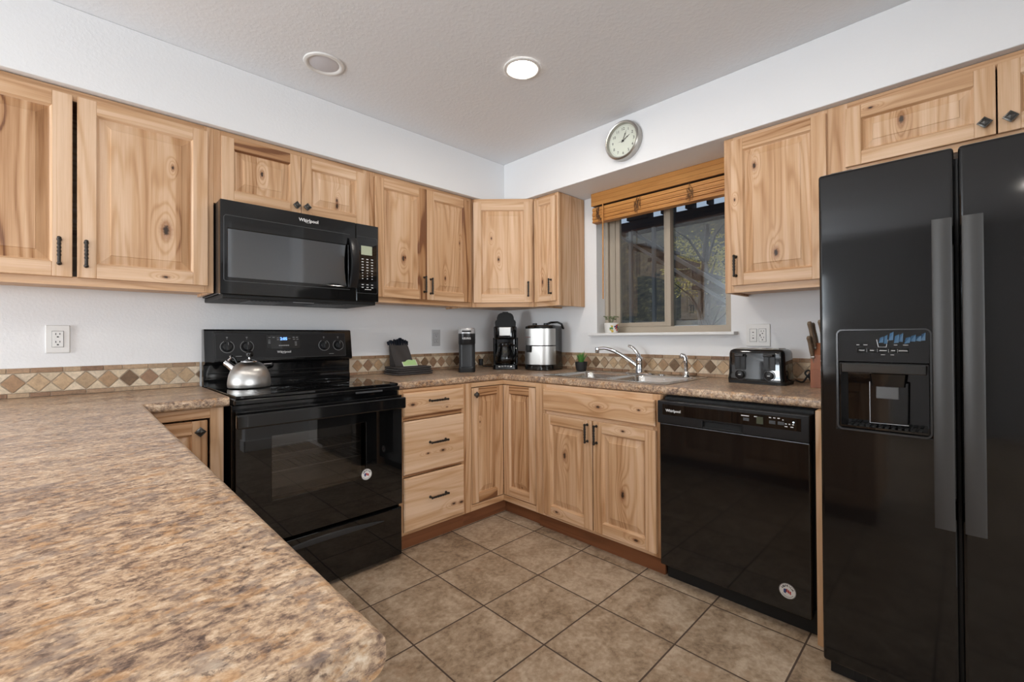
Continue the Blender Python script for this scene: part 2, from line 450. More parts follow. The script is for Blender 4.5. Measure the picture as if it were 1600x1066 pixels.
TOWELE = plain('grey_towel_lining', (.15,.145,.14), .9, spec=.15, bump=(500, .4, .002))
LEAF = plain('succulent_green', (.085,.24,.045), .45)
LEAF2 = plain('sage_leaf', (.16,.20,.10), .6)
SOIL = plain('potting_soil', (.03,.02,.014), .9)
POT = plain('black_pot', (.016,.016,.017), .55)
MUG = plain('white_ceramic', (.78,.77,.74), .2)
LENS_ON = glow('lit_lamp_lens', (1.0, .93, .83), CAN_EMIT, (.8,.8,.8))
LENS_OFF = plain('frosted_lens', (.60,.59,.62), .45)
TRIMW = plain('lamp_trim_white', (.74,.73,.71), .5)
LCDBLUE = glow('blue_led_digits', (.16, .36, 1.0), 3.0)
LEDW = glow('white_led', (.6, .8, 1.0), 4.0)
LCDG = glow('lcd_olive', (.55, .60, .42), .35, (.20,.21,.15))
OVENC = plain('oven_enamel', (.22,.20,.185), .5)
RACK = plain('oven_rack_wire', (.50,.48,.45), .35, .8)
DARKW = plain('dark_timber', (.045,.048,.060), .7, bump=(20,.3,.01))
STAIRM = plain('weathered_rail', (.36,.35,.34), .6)
BARK = plain('tree_bark', (.085,.075,.068), .9, bump=(30,.6,.02))
BRICK = plain('tan_siding', (.36,.22,.13), .8)
STONE = plain('pale_stone', (.42,.41,.40), .9, bump=(14,.7,.03))
def glass(name, tint, refl_ior, rough=0.0, dark=None):
    t = NT(name); n = t.n
    tr = t.node('ShaderNodeBsdfTransparent'); tr.inputs[0].default_value = tuple(tint)+(1,)
    gl = t.node('ShaderNodeBsdfGlossy'); gl.inputs['Roughness'].default_value = rough
    lw = t.node('ShaderNodeLayerWeight'); lw.inputs[0].default_value = .5
    f0 = ((refl_ior-1)/(refl_ior+1))**2      # Schlick reflectance, the same on both faces of the pane
    fac = t.m('MULTIPLY_ADD', t.m('POWER', lw.outputs['Facing'], 5.0), 1-f0, f0)
    mx = t.node('ShaderNodeMixShader'); n.links.new(fac, mx.inputs[0]); n.links.new(tr.outputs[0], mx.inputs[1]); n.links.new(gl.outputs[0], mx.inputs[2])
    n.links.new(mx.outputs[0], t.out.inputs[0]); n.nodes.remove(t.p); return t.mat
PANE = glass('window_glass', (.86,.90,.92), 1.75)
OVENG = glass('tinted_oven_glass', (.66,.64,.62), 1.9)
CARAFE = glass('carafe_glass', (.62,.62,.62), 1.5)
def foliage_mat(name, c1, c2):
    t = NT(name); n = t.noise(t.obj(), 2.5, 3); col = t.ramp(n, [(.35,c1),(.65,c2)]); return t.P(col, .7)
AUTUMN = foliage_mat('autumn_leaves', (.20,.17,.03), (.50,.40,.08))
def ground_mat():
    t = NT('dry_ground'); n = t.noise(t.obj(), 3, 5); return t.P(t.ramp(n, [(.35,(.10,.085,.06)),(.65,(.22,.19,.14))]), .9)
GROUND = ground_mat()
def hill_mat():
    t = NT('wooded_hillside'); n = t.noise(t.geo(), 5, 6, .7); return t.P(t.ramp(n, [(.35,(.012,.013,.014)),(.55,(.05,.045,.03)),(.70,(.15,.115,.045))]), .95)
HILL = hill_mat()

# ------------------------------------------------------------------ the setting
CEIL_Z, SOF_Z, SOF_D = 2.4442, 2.1385, 0.3317
ROOM_X, ROOM_Y = -6.4, -6.9
b = MB(); b.box(ROOM_X-.1, .1, ROOM_Y-.1, .1, -.10, 0); struct(b.build('floor', FLOOR))
b = MB(); b.box(ROOM_X-.1, .1, ROOM_Y-.1, .1, CEIL_Z, CEIL_Z+.1); struct(b.build('ceiling', CEIL))
b = MB(); b.box(ROOM_X-.1, .22, 0, .12, 0, CEIL_Z); struct(b.build('wall_left', WALL))
# window wall with its opening
WY0, WY1, WZ0, WZ1 = -1.840, -.933, 1.168, 2.10
b = MB(); b.cells([ROOM_Y-.1, WY0, WY1, 0], [0, WZ0, WZ1, CEIL_Z], lambda y, z: not (WY0 < y < WY1 and WZ0 < z < WZ1), 0, .20, 'yz')
struct(b.build('wall_right', WALL))
b = MB(); b.cells([ROOM_X-.1, -5.1, -2.1, .1], [0, .65, 2.25, CEIL_Z], lambda x, z: not (-5.1 < x < -2.1 and .65 < z < 2.25), ROOM_Y-.12, ROOM_Y, 'xz')
struct(b.build('wall_back', FARWALL))
b = MB(); b.cells([ROOM_Y, -1.43, -.43, 0], [0, .02, 2.10, CEIL_Z], lambda y, z: not (-1.43 < y < -.43 and .02 < z < 2.10), ROOM_X-.12, ROOM_X, 'yz')
struct(b.build('wall_end', FARWALL))
b = MB(); b.box(-1.40, 0, -3.87, -3.75, 0, CEIL_Z); struct(b.build('wall_partition', WALL))
b = MB(); b.box(-.78, 0, -3.75, -3.345, 0, CEIL_Z); struct(b.build('wall_reflection_filler', WALL))  # unseen wall added to hide a bright strip in the oven door reflection
b = MB(); b.box(-1.415, -.78, -3.75, -3.735, 0, .11); b.box(-1.415, -1.40, -3.885, -3.735, 0, .11); struct(b.build('baseboard_partition', SILLW, bevel=.004))
b = MB(); b.box(ROOM_X, -.0, -SOF_D, 0, SOF_Z, CEIL_Z); struct(b.build('trim_1', WALL, bevel=.004))
b = MB(); b.box(-SOF_D, 0, -3.75, -SOF_D, SOF_Z, CEIL_Z); struct(b.build('trim_2', WALL, bevel=.004))
# frames of the glass door and the unseen rear window added for the fill
for nm, bx in (('door_1', 0), ('window_2', 1)):
    fr_ = MB(); pn = MB()
    if bx == 0:
        x = ROOM_X-.06
        fr_.cells([-1.43,-1.37,-.49,-.43], [.02,.10,2.03,2.10], lambda y, z: not (-1.37<y<-.49 and .10<z<2.03), x-.03, x+.03, 'yz')
        pn.box(x-.004, x+.004, -1.37, -.49, .10, 2.03)
    else:
        y = ROOM_Y-.06
        fr_.cells([-5.1,-5.03,-3.635,-3.565,-2.17,-2.1], [.65,.72,2.18,2.25], lambda x, z: not ((-5.03<x<-3.635 or -3.565<x<-2.17) and .72<z<2.18), y-.03, y+.03, 'xz')
        pn.box(-5.03, -2.17, y-.004, y+.004, .72, 2.18)
    f0 = struct(fr_.build(nm, SILLW)); struct(pn.build('pane', PANE, f0))

# kitchen window: frame, sliding sash, panes, sill
wx = .10
fm = MB()
fm.cells([WY0, -1.775, WY1-.028, WY1], [WZ0, WZ0+.045, WZ1-.04, WZ1], lambda y, z: not (-1.775 < y < WY1-.028 and WZ0+.045 < z < WZ1-.04), wx, wx+.07, 'yz')
fm.box(wx+.005, wx+.06, -1.432, -1.402, WZ0+.045, WZ1-.04)
win = struct(fm.build('window_1', VINYL, bevel=.003))
sa = MB()
sa.cells([-1.402, -1.380, -1.045, -.963], [WZ0+.046, WZ0+.075, WZ1-.075, WZ1-.041], lambda y, z: not (-1.380 < y < -1.045 and WZ0+.075 < z < WZ1-.075), wx+.022, wx+.05, 'yz')
sa.box(wx+.012, wx+.03, -1.013, -1.000, WZ0+.046, WZ1-.041)
sash = struct(sa.build('sash', VINYL, win, bevel=.002))
p1 = MB(); p1.box(wx+.034, wx+.038, -1.380, -1.045, WZ0+.075, WZ1-.075); struct(p1.build('pane', PANE, sash))
p2 = MB(); p2.box(wx+.044, wx+.048, -1.775, -1.432, WZ0+.045, WZ1-.04); struct(p2.build('pane', PANE, win))
sl = MB(); sl.box(-.055, wx, WY0-.035, WY1+.040, WZ0-.014, WZ0+.004); struct(sl.build('trim_3', SILLW, bevel=.004))

# ------------------------------------------------------------------ cabinet parts
def door_mesh(x0, x1, z0, z1, yf, t=.019, sw=.056, tone=.45, k1=None, k2=None, kb=None, stave=.085, ftone=None, kr=None, kst=None, heart_right=False, heart_left=False, toprail=None, botrail=None):
    mb = MB(); ft = ftone
    def fb(k=None, tn=None): mb.board(tn if tn is not None else (rng.uniform(.22,.5) if ft is None else ft+rng.uniform(-.08,.08)), 0, k)
    fb(kst, .80 if heart_left else None); L = mb.cur; mb.box(x0, x0+sw, yf, yf+t, z0, z1, 2)
    fb(None, .80 if heart_right else None); Rr = mb.cur; mb.box(x1-sw, x1, yf, yf+t, z0, z1, 2)
    fb(kr, toprail); TR = mb.cur; mb.box(x0+sw, x1-sw, yf, yf+t, z1-sw, z1, 0)
    fb(kb, botrail); BR = mb.cur; mb.box(x0+sw, x1-sw, yf, yf+t, z0, z0+sw, 0)
    a0, a1, c0, c1 = x0+sw, x1-sw, z0+sw, z1-sw
    e = .007
    mb.cur = L; mb.quad([(a0,yf+.001,c0),(a0+e,yf+.011,c0+e),(a0+e,yf+.011,c1-e),(a0,yf+.001,c1)], 2, 0)
    mb.cur = Rr; mb.quad([(a1,yf+.001,c1),(a1-e,yf+.011,c1-e),(a1-e,yf+.011,c0+e),(a1,yf+.001,c0)], 2, 0)
    mb.cur = TR; mb.quad([(a0,yf+.001,c1),(a0+e,yf+.011,c1-e),(a1-e,yf+.011,c1-e),(a1,yf+.001,c1)], 0, 2)
    mb.cur = BR; mb.quad([(a1,yf+.001,c0),(a1-e,yf+.011,c0+e),(a0+e,yf+.011,c0+e),(a0,yf+.001,c0)], 0, 2)
    mb.board(tone, stave, k1, k2)
    a0 += e; a1 -= e; c0 += e; c1 -= e
    s = min(.032, (a1-a0)*.22, (c1-c0)*.22); m = .004
    def ring(d, y): return [(a0+d,y,c0+d),(a1-d,y,c0+d),(a1-d,y,c1-d),(a0+d,y,c1-d)]
    r0, r1, r2, r3 = ring(0, yf+.011), ring(m, yf+.0125), ring(m+s-.002, yf+.0045), ring(m+s, yf+.0022)
    for A, B_ in ((r0,r1),(r1,r2),(r2,r3)):
        for i in range(4):
            j = (i+1)%4; mb.quad([A[i],A[j],B_[j],B_[i]], 2, 0)
    mb.quad(r3, 2, 0)
    return mb
def slab_mesh(x0, x1, z0, z1, yf, t=.019, tone=.4, k1=None, k2=None):
    mb = MB(); mb.board(tone, 0, k1, k2)
    ch = .006
    mb.box(x0, x1, yf+ch, yf+t, z0, z1, 0)
    o = [(x0,yf+ch,z0),(x1,yf+ch,z0),(x1,yf+ch,z1),(x0,yf+ch,z1)]
    i_ = [(x0+ch,yf,z0+ch),(x1-ch,yf,z0+ch),(x1-ch,yf,z1-ch),(x0+ch,yf,z1-ch)]
    for i in range(4):
        j = (i+1)%4; mb.quad([o[i],o[j],i_[j],i_[i]], 0, 2)
    mb.quad(i_, 0, 2)
    return mb
def pull(parent, cx, cz, yf, vertical=True, L=.108):
    mb = MB(); mb.smooth = True
    h = L/2; y = yf-.027
    P = (lambda a, yy: (cx, yy, cz+a)) if vertical else (lambda a, yy: (cx+a, yy, cz))
    for sgn in (-1, 1):
        mb.tube([P(sgn*(h-.008), yf), P(sgn*(h-.008), y+.006), P(sgn*(h-.011), y+.001), P(sgn*(h-.020), y)], .0048, 8)
        mb.ball(P(sgn*(h-.006), y), .0068, 10)
        mb.ball(P(sgn*(h-.008), yf-.002), .0078, 10, (1,.5,1))
    n = 34; pts = [P(-h+.008+(L-.016)*i/n, y) for i in range(n+1)]
    mb.tube(pts, .0054, 12, True, lambda s, th: 1.0 if abs(s-.5) > .30 else 1.10+.16*math.cos(2*th+40*s))
    return mb.build('handle', BRONZE, parent)
def knob(parent, cx, cz, yf):
    mb = MB(); w = .0205
    mb.smooth = True; mb.lathe([(.009,0),(.006,.004),(.006,.014)], 12, (cx,yf,cz), 'y'); mb.smooth = False
    y0, y1, y2 = yf-.014, yf-.020, yf-.027
    d = lambda r, y: [(cx,y,cz-r),(cx+r,y,cz),(cx,y,cz+r),(cx-r,y,cz)]
    mb.loft([d(w*.82,y0), d(w,y0-.002), d(w,y1), d(w*.74,y1-.0015), d(w*.70,y1-.0005), d(.001,y2)])
    return mb.build('knob', PEWTER, parent)
def carcass(mb, x0, x1, y0, y1, z0, z1, t=.016, top=True, bot=None):
    bz = z0 if bot is None else bot
    mb.board(.45, .12); mb.box(x0, x0+t, y0, y1, z0, z1, 2)
    mb.board(.45, .12); mb.box(x1-t, x1, y0, y1, z0, z1, 2)
    mb.board(.45, .12); mb.box(x0+t, x1-t, y0, y1, bz, bz+t, 0)
    mb.board(.45, .12); mb.box(x0+t, x1-t, y1-.006, y1, bz+t, z1, 0)
    if top: mb.board(.45, .12); mb.box(x0+t, x1-t, y0, y1-.006, z1-t, z1, 0)
def bd(mb, x0, x1, y0, y1, z0, z1, g, tone=None):
    mb.board(rng.uniform(.28,.55) if tone is None else tone); mb.box(x0, x1, y0, y1, z0, z1, g)
UZ0, UZ1, UD = 1.362, 2.137, .295      # wall cabinets: bottom, top, depth
FT = .019
def wall_cab(name, label, loc, rz, w, z0, z1, frame, doors, sub=.012, group='hickory wall cabinets'):
    t = thing(name, label, 'cabinet', loc, rz, group)
    mb = MB(); carcass(mb, 0, w, -UD+FT, -.002, z0, z1-.001, bot=z0+sub)
    for (x0, x1) in frame: bd(mb, x0, x1, -UD, -UD+FT, z0, z1-.001, 2)
    xs = sorted(frame)
    for (a, c) in zip(xs[:-1], xs[1:]):
        bd(mb, a[1], c[0], -UD, -UD+FT, z1-.045, z1-.001, 0); bd(mb, a[1], c[0], -UD, -UD+FT, z0, z0+.036, 0)
    mb.build('body', WOOD, t, bevel=.0012, segs=1)
    for d in doors:
        x0, x1, c0, c1, opt, hd = d
        o = door_mesh(x0, x1, c0, c1, -UD-FT, **opt).build('door', WOOD, t, bevel=.0016, segs=2)
        if hd[0] == 'pull': pull(o, hd[1], hd[2], -UD-FT)
        elif hd[0] == 'knob': knob(o, hd[1], hd[2], -UD-FT)
    return t

# left wall, upper run (world x = loc.x + local x)
X0 = -3.085
wall_cab('wall_cabinet', 'wide two-door wall cabinet at far left, left of the microwave', (X0,0,0), 0, .919, UZ0, UZ1,
    [(0,.020),(.884,.919)],
    [(.012,.451,1.394,2.108, dict(tone=.56, stave=0, k1=(1.985,.235,.016), heart_right=False, ftone=.34), ('pull',.415,1.490)),
     (.464,.894,1.394,2.108, dict(tone=.36, k1=(1.625,.742,.017), k2=(1.905,.765,.006), kb=(.74,1.42,.007), ftone=.34), ('pull',.490,1.487))])
wall_cab('wall_cabinet', 'short two-door wall cabinet directly above the black microwave', (-2.166,0,0), 0, .777, 1.786, UZ1,
    [(0,.030),(.735,.777)],
    [(.028,.3835,1.803,2.107, dict(tone=.40, k1=(1.965,.20,.009), toprail=.82, ftone=.30, sw=.052), ('knob',.360,1.842)),
     (.387,.739,1.803,2.107, dict(tone=.34, k1=(1.915,.575,.007), k2=(1.885,.578,.010), ftone=.36, sw=.052), ('knob',.412,1.842))])
wall_cab('wall_cabinet', 'tall two-door wall cabinet between microwave and corner cabinet', (-1.389,0,0), 0, .772, UZ0, UZ1,
    [(0,.030),(.740,.772)],
    [(.026,.384,1.394,2.110, dict(tone=.38, stave=0, k1=(1.640,.213,.013), k2=(1.648,.228,.006), heart_right=True, ftone=.38), ('pull',.362,1.490)),
     (.386,.744,1.394,2.110, dict(tone=.42, stave=0, k1=(1.80,.655,.007), k2=(1.545,.530,.008), heart_right=True, ftone=.38), ('pull',.411,1.482))])
# diagonal corner cabinet
cxm, cym = -.4560, -.4485
t = thing('corner_wall_cabinet', 'diagonal single-door wall cabinet hung across the corner', 'cabinet', (cxm,cym,0), -PI/4, 'hickory wall cabinets')
Rm = Matrix.Rotation(PI/4, 4, 'Z')
def loc_(x, y):
    q = Rm @ Vector((x-cxm, y-cym, 0)); return (q.x, q.y)
fl, fr2 = loc_(-.6165, -.2955), loc_(-.2955, -.6015)
mb = MB(); mb.board(.45, .12)
mb.prism([loc_(-.6165,-.276), (fl[0]+.004, .0195), (fr2[0]-.004, .0195), loc_(-.276,-.6015), loc_(-.003,-.6015), loc_(-.003,-.003), loc_(-.6165,-.003)], UZ0+.012, UZ1-.001)
hw = .2215
bd(mb, -hw, -hw+.032, 0, FT, UZ0, UZ1-.001, 2); bd(mb, hw-.032, hw, 0, FT, UZ0, UZ1-.001, 2)
bd(mb, -hw+.032, hw-.032, 0, FT, UZ1-.045, UZ1-.001, 0); bd(mb, -hw+.032, hw-.032, 0, FT, UZ0, UZ0+.036, 0)
mb.build('body', WOOD, t, bevel=.0012, segs=1)
o = door_mesh(-.208, .208, 1.394, 2.108, -FT, tone=.34, stave=0, k1=(1.70,-.03,.009), k2=(1.85,-.08,.006), ftone=.30, kst=(1.95,.185,.006)).build('door', WOOD, t, bevel=.0016)
pull(o, .180, 1.487, -FT)
# right wall: local x = y0 - y
RW = -PI/2
wall_cab('wall_cabinet', 'narrow single-door wall cabinet beside the window, against the corner', (0,-.602,0), RW, .228, UZ0, UZ1,
    [(0,.030),(.198,.228)],
    [(.020,.213,1.394,2.112, dict(tone=.45, stave=0, sw=.042, k1=(1.53,.093,.012), ftone=.28), ('pull',.176,1.493))])
wall_cab('wall_cabinet', 'single-door wall cabinet between the window and the refrigerator', (0,-1.9175,0), RW, .4365, UZ0, UZ1,
    [(0,.042),(.400,.4365)],
    [(.037,.433,1.396,2.115, dict(tone=.38, k1=(1.535,.235,.012), k2=(1.965,.145,.010), ftone=.34, kst=(1.82,.055,.005), toprail=.55), ('pull',.058,1.49))])
wall_cab('wall_cabinet', 'short two-door wall cabinet above the black refrigerator', (0,-2.354,0), RW, .99, 1.828, UZ1,
    [(0,.070),(.93,.99)],
    [(.064,.4985,1.858,2.104, dict(tone=.36, k1=(2.0,.245,.012), sw=.054, ftone=.34, kr=(.15,2.08,.006)), ('knob',.470,1.902)),
     (.503,.937,1.858,2.104, dict(tone=.40, sw=.054, ftone=.34, heart_left=False), ('knob',.532,1.902))])

# ------------------------------------------------------------------ base cabinets
BD, KZ, BH = .641, .086, .868
def base_open(mb, w, sides=True):
    carcass(mb, 0, w, -BD+FT, -.002, KZ, BH, top=False)
def toe(parent, x0, x1, y=-.610):
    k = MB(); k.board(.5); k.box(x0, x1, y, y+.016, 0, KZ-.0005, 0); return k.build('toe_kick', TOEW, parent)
# drawer cabinet
t = thing('drawer_cabinet', 'three-drawer base cabinet between the range and the corner', 'cabinet', (-1.402,0,0), 0, 'hickory base cabinets')
w = .452; mb = MB(); base_open(mb, w)
bd(mb, 0, .026, -BD, -BD+FT, KZ, BH, 2); bd(mb, .418, w, -BD, -BD+FT, KZ, BH, 2)
for z0, z1 in ((.838,.868),(.698,.728),(.395,.420),(KZ,.116)): bd(mb, .026, .418, -BD, -BD+FT, z0, z1, 0, .55 if z0 != .698 else .8)
mb.build('body', WOOD, t, bevel=.0012, segs=1)
for z0, z1, tn, ka, kb2 in ((.7235,.848,.35,(.075,.785,.010),(.30,.748,.004)), (.411,.696,.22,(.27,.505,.008),(.17,.505,.006)), (.105,.393,.30,(.345,.18,.009),(.40,.175,.010))):
    o = slab_mesh(.021, .424, z0, z1, -BD-FT, tone=tn, k1=ka, k2=kb2).build('drawer', WOOD, t, bevel=.0015)
    pull(o, .235, (z0+z1)/2+.012, -BD-FT, False, .122)
toe(t, 0, w)
# corner carousel cabinet
t = thing('corner_base_cabinet', 'inside-corner base cabinet with a two-leaf folding door', 'cabinet', (0,0,0), 0, 'hickory base cabinets')
mb = MB(); mb.board(.55, .12)
YC = -.931
mb.cells([-.950, -.622, -.003], [YC, -.622, -.003], lambda x, y: not (x < -.622 and y < -.622), KZ, KZ+.016, 'xy')
mb.box(-.950, -.934, -.622, -.003, KZ+.016, BH); mb.box(-.622, -.003, YC, YC+.016, KZ+.016, BH)
mb.box(-.934, -.003, -.012, -.003, KZ+.016, BH); mb.box(-.012, -.003, YC+.016, -.012, KZ+.016, BH)
bd(mb, -.950, -.906, -BD, -BD+FT, KZ, BH, 2); bd(mb, -BD, -BD+FT, YC, -.9285, KZ, BH, 2)
for z0, z1 in ((.842,BH),(KZ,.122)):
    bd(mb, -.906, -BD+FT, -BD, -BD+FT, z0, z1, 0); bd(mb, -BD, -BD+FT, -.929, -BD, z0, z1, 1)
mb.build('body', WOOD, t, bevel=.0012, segs=1)
o = door_mesh(-.901, -.6425, .127, .837, -BD, sw=.052, tone=.50, stave=0, ftone=.42, toprail=.80, botrail=.78, k1=(.62,-.83,.004)).build('door', WOOD, t, bevel=.0016)
knob(o, -.876, .795, -BD)
o2 = door_mesh(.6425, .924, .127, .837, -BD, sw=.052, tone=.52, stave=0, ftone=.36, toprail=.80, k1=(.20,.80,.004)).build('door', WOOD, t, bevel=.0016)
o2.rotation_euler = (0,0,RW)
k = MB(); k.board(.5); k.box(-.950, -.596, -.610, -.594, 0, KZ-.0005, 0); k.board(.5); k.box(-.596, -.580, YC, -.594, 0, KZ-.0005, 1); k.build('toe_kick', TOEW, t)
# sink cabinet
t = thing('sink_cabinet', 'two-door base cabinet with false drawer front under the sink', 'cabinet', (0,YC,0), RW, 'hickory base cabinets')
w = .809; mb = MB(); base_open(mb, w)
bd(mb, 0, .084, -BD, -BD+FT, KZ, BH, 2); bd(mb, .769, w, -BD, -BD+FT, KZ, BH, 2)
for z0, z1 in ((.832,BH),(.690,.722),(KZ,.116)): bd(mb, .084, .769, -BD, -BD+FT, z0, z1, 0)
mb.build('body', WOOD, t, bevel=.0012, segs=1)
slab_mesh(.073, .788, .715, .842, -BD-FT, tone=.42, k1=(.464,.775,.009), k2=(.704,.785,.006)).build('false_front', WOOD, t, bevel=.0015)
o = door_mesh(.074, .423, .108, .695, -BD-FT, tone=.42, stave=0, k1=(.475,.234,.013), kb=(.174,.14,.008), ftone=.36).build('door', WOOD, t, bevel=.0016); pull(o, .396, .628, -BD-FT, True, .105)
o = door_mesh(.431, .791, .108, .695, -BD-FT, tone=.44, stave=0, k1=(.345,.609,.014), kr=(.614,.668,.007), kb=(.684,.14,.009), ftone=.38).build('door', WOOD, t, bevel=.0016); pull(o, .455, .628, -BD-FT, True, .105)
toe(t, 0, w+.003)
# end panel
mb = MB(); mb.board(.42, 0, (.40,-.655,.006)); mb.box(-.673, -.002, -2.394, -2.373, 0, BH, 2)
tag(mb.build('end_panel', WOOD, bevel=.0015), 'tall narrow hickory end panel between dishwasher and refrigerator', 'cabinet panel')
# left corner base cabinet
LF = -.605
t = thing('corner_base_cabinet', 'left corner base cabinet with one knob, tucked between range and peninsula', 'cabinet', (0,0,0), 0, 'hickory base cabinets')
mb = MB(); mb.board(.55, .12)
mb.cells([-3.08, -2.512, -2.190], [-.95, LF+FT, -.003], lambda x, y: not (x > -2.512 and y < LF+FT), KZ, KZ+.016, 'xy')
mb.box(-2.206, -2.190, LF+FT, -.003, KZ+.016, BH); mb.box(-3.08, -2.206, -.012, -.003, KZ+.016, BH); mb.box(-3.08, -2.512, -.95, -.934, KZ+.016, BH); mb.box(-3.08, -3.064, -.934, -.012, KZ+.016, BH)
bd(mb, -2.2365, -2.190, LF, LF+FT, KZ, BH, 2, .4); bd(mb, -2.512, -2.493, -.95, -.905, KZ, BH, 2)
for z0, z1 in ((.828,BH),(KZ,.122)):
    bd(mb, -2.512, -2.2365, LF, LF+FT, z0, z1, 0, .6); bd(mb, -2.512, -2.493, -.905, LF, z0, z1, 1)
mb.build('body', WOOD, t, bevel=.0012, segs=1)
o = door_mesh(-2.489, -2.2455, .127, .820, LF, sw=.052, tone=.45, stave=0, ftone=.45).build('door', WOOD, t, bevel=.0016); knob(o, -2.272, .778, LF)
o2 = door_mesh(-.900, -.608, .127, .820, 2.491, sw=.052, tone=.45, stave=0, ftone=.45).build('door', WOOD, t, bevel=.0016); o2.rotation_euler = (0,0,PI/2)
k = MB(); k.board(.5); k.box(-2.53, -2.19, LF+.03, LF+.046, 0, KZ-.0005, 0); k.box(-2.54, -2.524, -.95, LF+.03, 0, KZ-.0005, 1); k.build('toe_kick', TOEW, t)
# peninsula cabinet, doors facing the kitchen floor (local x = y - y0, facing +x)
t = thing('peninsula_cabinet', 'long base cabinet carrying the peninsula countertop in the foreground', 'cabinet', (-3.10,-2.385,0), PI/2, 'hickory base cabinets')
w = 1.433; D = .607; mb = MB(); carcass(mb, 0, w, -D+FT, -.002, KZ, BH, top=False)
for x0, x1 in ((0,.045),(.455,.50),(.91,.955),(w-.045,w)): bd(mb, x0, x1, -D, -D+FT, KZ, BH, 2)
for x0, x1 in ((.045,.455),(.50,.91),(.955,w-.045)):
    for z0, z1 in ((.832,BH),(KZ,.116)): bd(mb, x0, x1, -D, -D+FT, z0, z1, 0)
mb.build('body', WOOD, t, bevel=.0012, segs=1)
for x0, x1, hx in ((.032,.468,.44),(.487,.923,.515),(.942,w-.032,.97)):
    o = door_mesh(x0, x1, .108, .845, -D-FT).build('door', WOOD, t, bevel=.0016); pull(o, hx, .76, -D-FT)
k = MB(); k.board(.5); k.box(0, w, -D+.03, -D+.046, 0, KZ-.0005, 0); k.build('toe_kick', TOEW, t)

# ------------------------------------------------------------------ countertops
CZ0, CZ = .869, .908
mb = MB()
mb.cells([-3.55, -2.444, -2.173], [-2.425, -.625, -.003], lambda x, y: not (x > -2.444 and y < -.625), CZ0, CZ, 'xy', 0)
tag(rolled(mb.build('peninsula_countertop', COUNTER), lambda p: abs(p.x+2.444) < 1e-4 or (abs(p.y+.625) < 1e-4 and p.x > -2.45)), 'brown granite-look countertop of the foreground peninsula, left of the range', 'countertop')
SX0, SX1, SY0, SY1 = -.545, -.085, -1.715, -.945     # sink cut-out
mb = MB()
mb.cells([-1.402, -.632, SX0, SX1, -.003], [-2.385, SY0, SY1, -.632, -.003],
    lambda x, y: not (x < -.632 and y < -.632) and not (SX0 < x < SX1 and SY0 < y < SY1), CZ0, CZ, 'xy', 0)
tag(rolled(mb.build('corner_countertop', COUNTER), lambda p: (abs(p.x+.632) < 1e-4 and p.y < -.63) or (abs(p.y+.632) < 1e-4 and p.x < -.63)), 'brown granite-look L-shaped countertop running from the range past the sink', 'countertop')

# ------------------------------------------------------------------ tile backsplash strips (local x along the wall, front at -y)
TAN = [(.40,.26,.15),(.34,.21,.12),(.44,.31,.19),(.36,.25,.16),(.30,.18,.11)]
CRM = [(.60,.49,.36),(.55,.44,.31),(.64,.53,.40)]
BRN = [(.30,.185,.11),(.36,.235,.145),(.24,.14,.085),(.41,.29,.185)]
def splash(label, loc, rz, L, off):
    t = thing('tile_backsplash', label, 'backsplash', loc, rz, 'diamond tile backsplash')
    g = MB(); g.box(0, L, -.006, -.001, .9085, 1.031); g.build('grout', GROUT, t)
    mb = MB(); yf, yb = -.011, -.006; gp = .0012
    def pl(poly, c, yy=yf):
        jit = rng.uniform(.88,1.10); mb.color([ch*jit for ch in c]); mb.prism(poly, yb, yy, 'xz')
    x = 0
    for z0, z1 in ((.910,.927),(1.011,1.031)):
        x = 0
        while x < L-.004:
            x1 = min(L, x+rng.uniform(.05,.11)); pl([(x+gp,z0),(x1-gp,z0),(x1-gp,z1),(x+gp,z1)][::-1][::-1], rng.choice(BRN), yf-.001); x = x1
    p = .0725; z0, z1 = .929, 1.009; zm = (z0+z1)/2
    def clip(poly):
        for side, s in ((0.0, 1), (L, -1)):
            out = []
            for i in range(len(poly)):
                a, c = poly[i], poly[(i+1)%len(poly)]
                ia, ic = s*(a[0]-side) >= 0, s*(c[0]-side) >= 0
                if ia: out.append(a)
                if ia != ic:
                    k = (side-a[0])/(c[0]-a[0]); out.append((side, a[1]+k*(c[1]-a[1])))
            poly = out
            if len(poly) < 3: return None
        return poly
    n = int(L/p)+3
    for i in range(-1, n):
        xc = off+i*p
        for poly, pal in (([(xc-p/2+.002,zm),(xc,z0+.002),(xc+p/2-.002,zm),(xc,z1-.002)], TAN if rng.random() > .15 else [(.17,.105,.06)]),
                          ([(xc+.003,z0),(xc+p-.003,z0),(xc+p/2,zm-.0035)], CRM), ([(xc+.003,z1),(xc+p/2,zm+.0035),(xc+p-.003,z1)], CRM if rng.random() > .25 else [(.44,.32,.21)])):
            q = clip(poly)
            if q: pl(q, rng.choice(pal))
    mb.build('tiles', SPLASH, t, bevel=.0008, segs=1)
    return t
splash('diamond tile backsplash strip on the wall left of the range', (-3.55,0,0), 0, 1.377, .0175)
splash('diamond tile backsplash strip on the wall between range and corner', (-1.400,0,0), 0, 1.398, .139)
splash('diamond tile backsplash strip on the window wall behind the sink', (0,-.012,0), RW, 2.36, .0465)

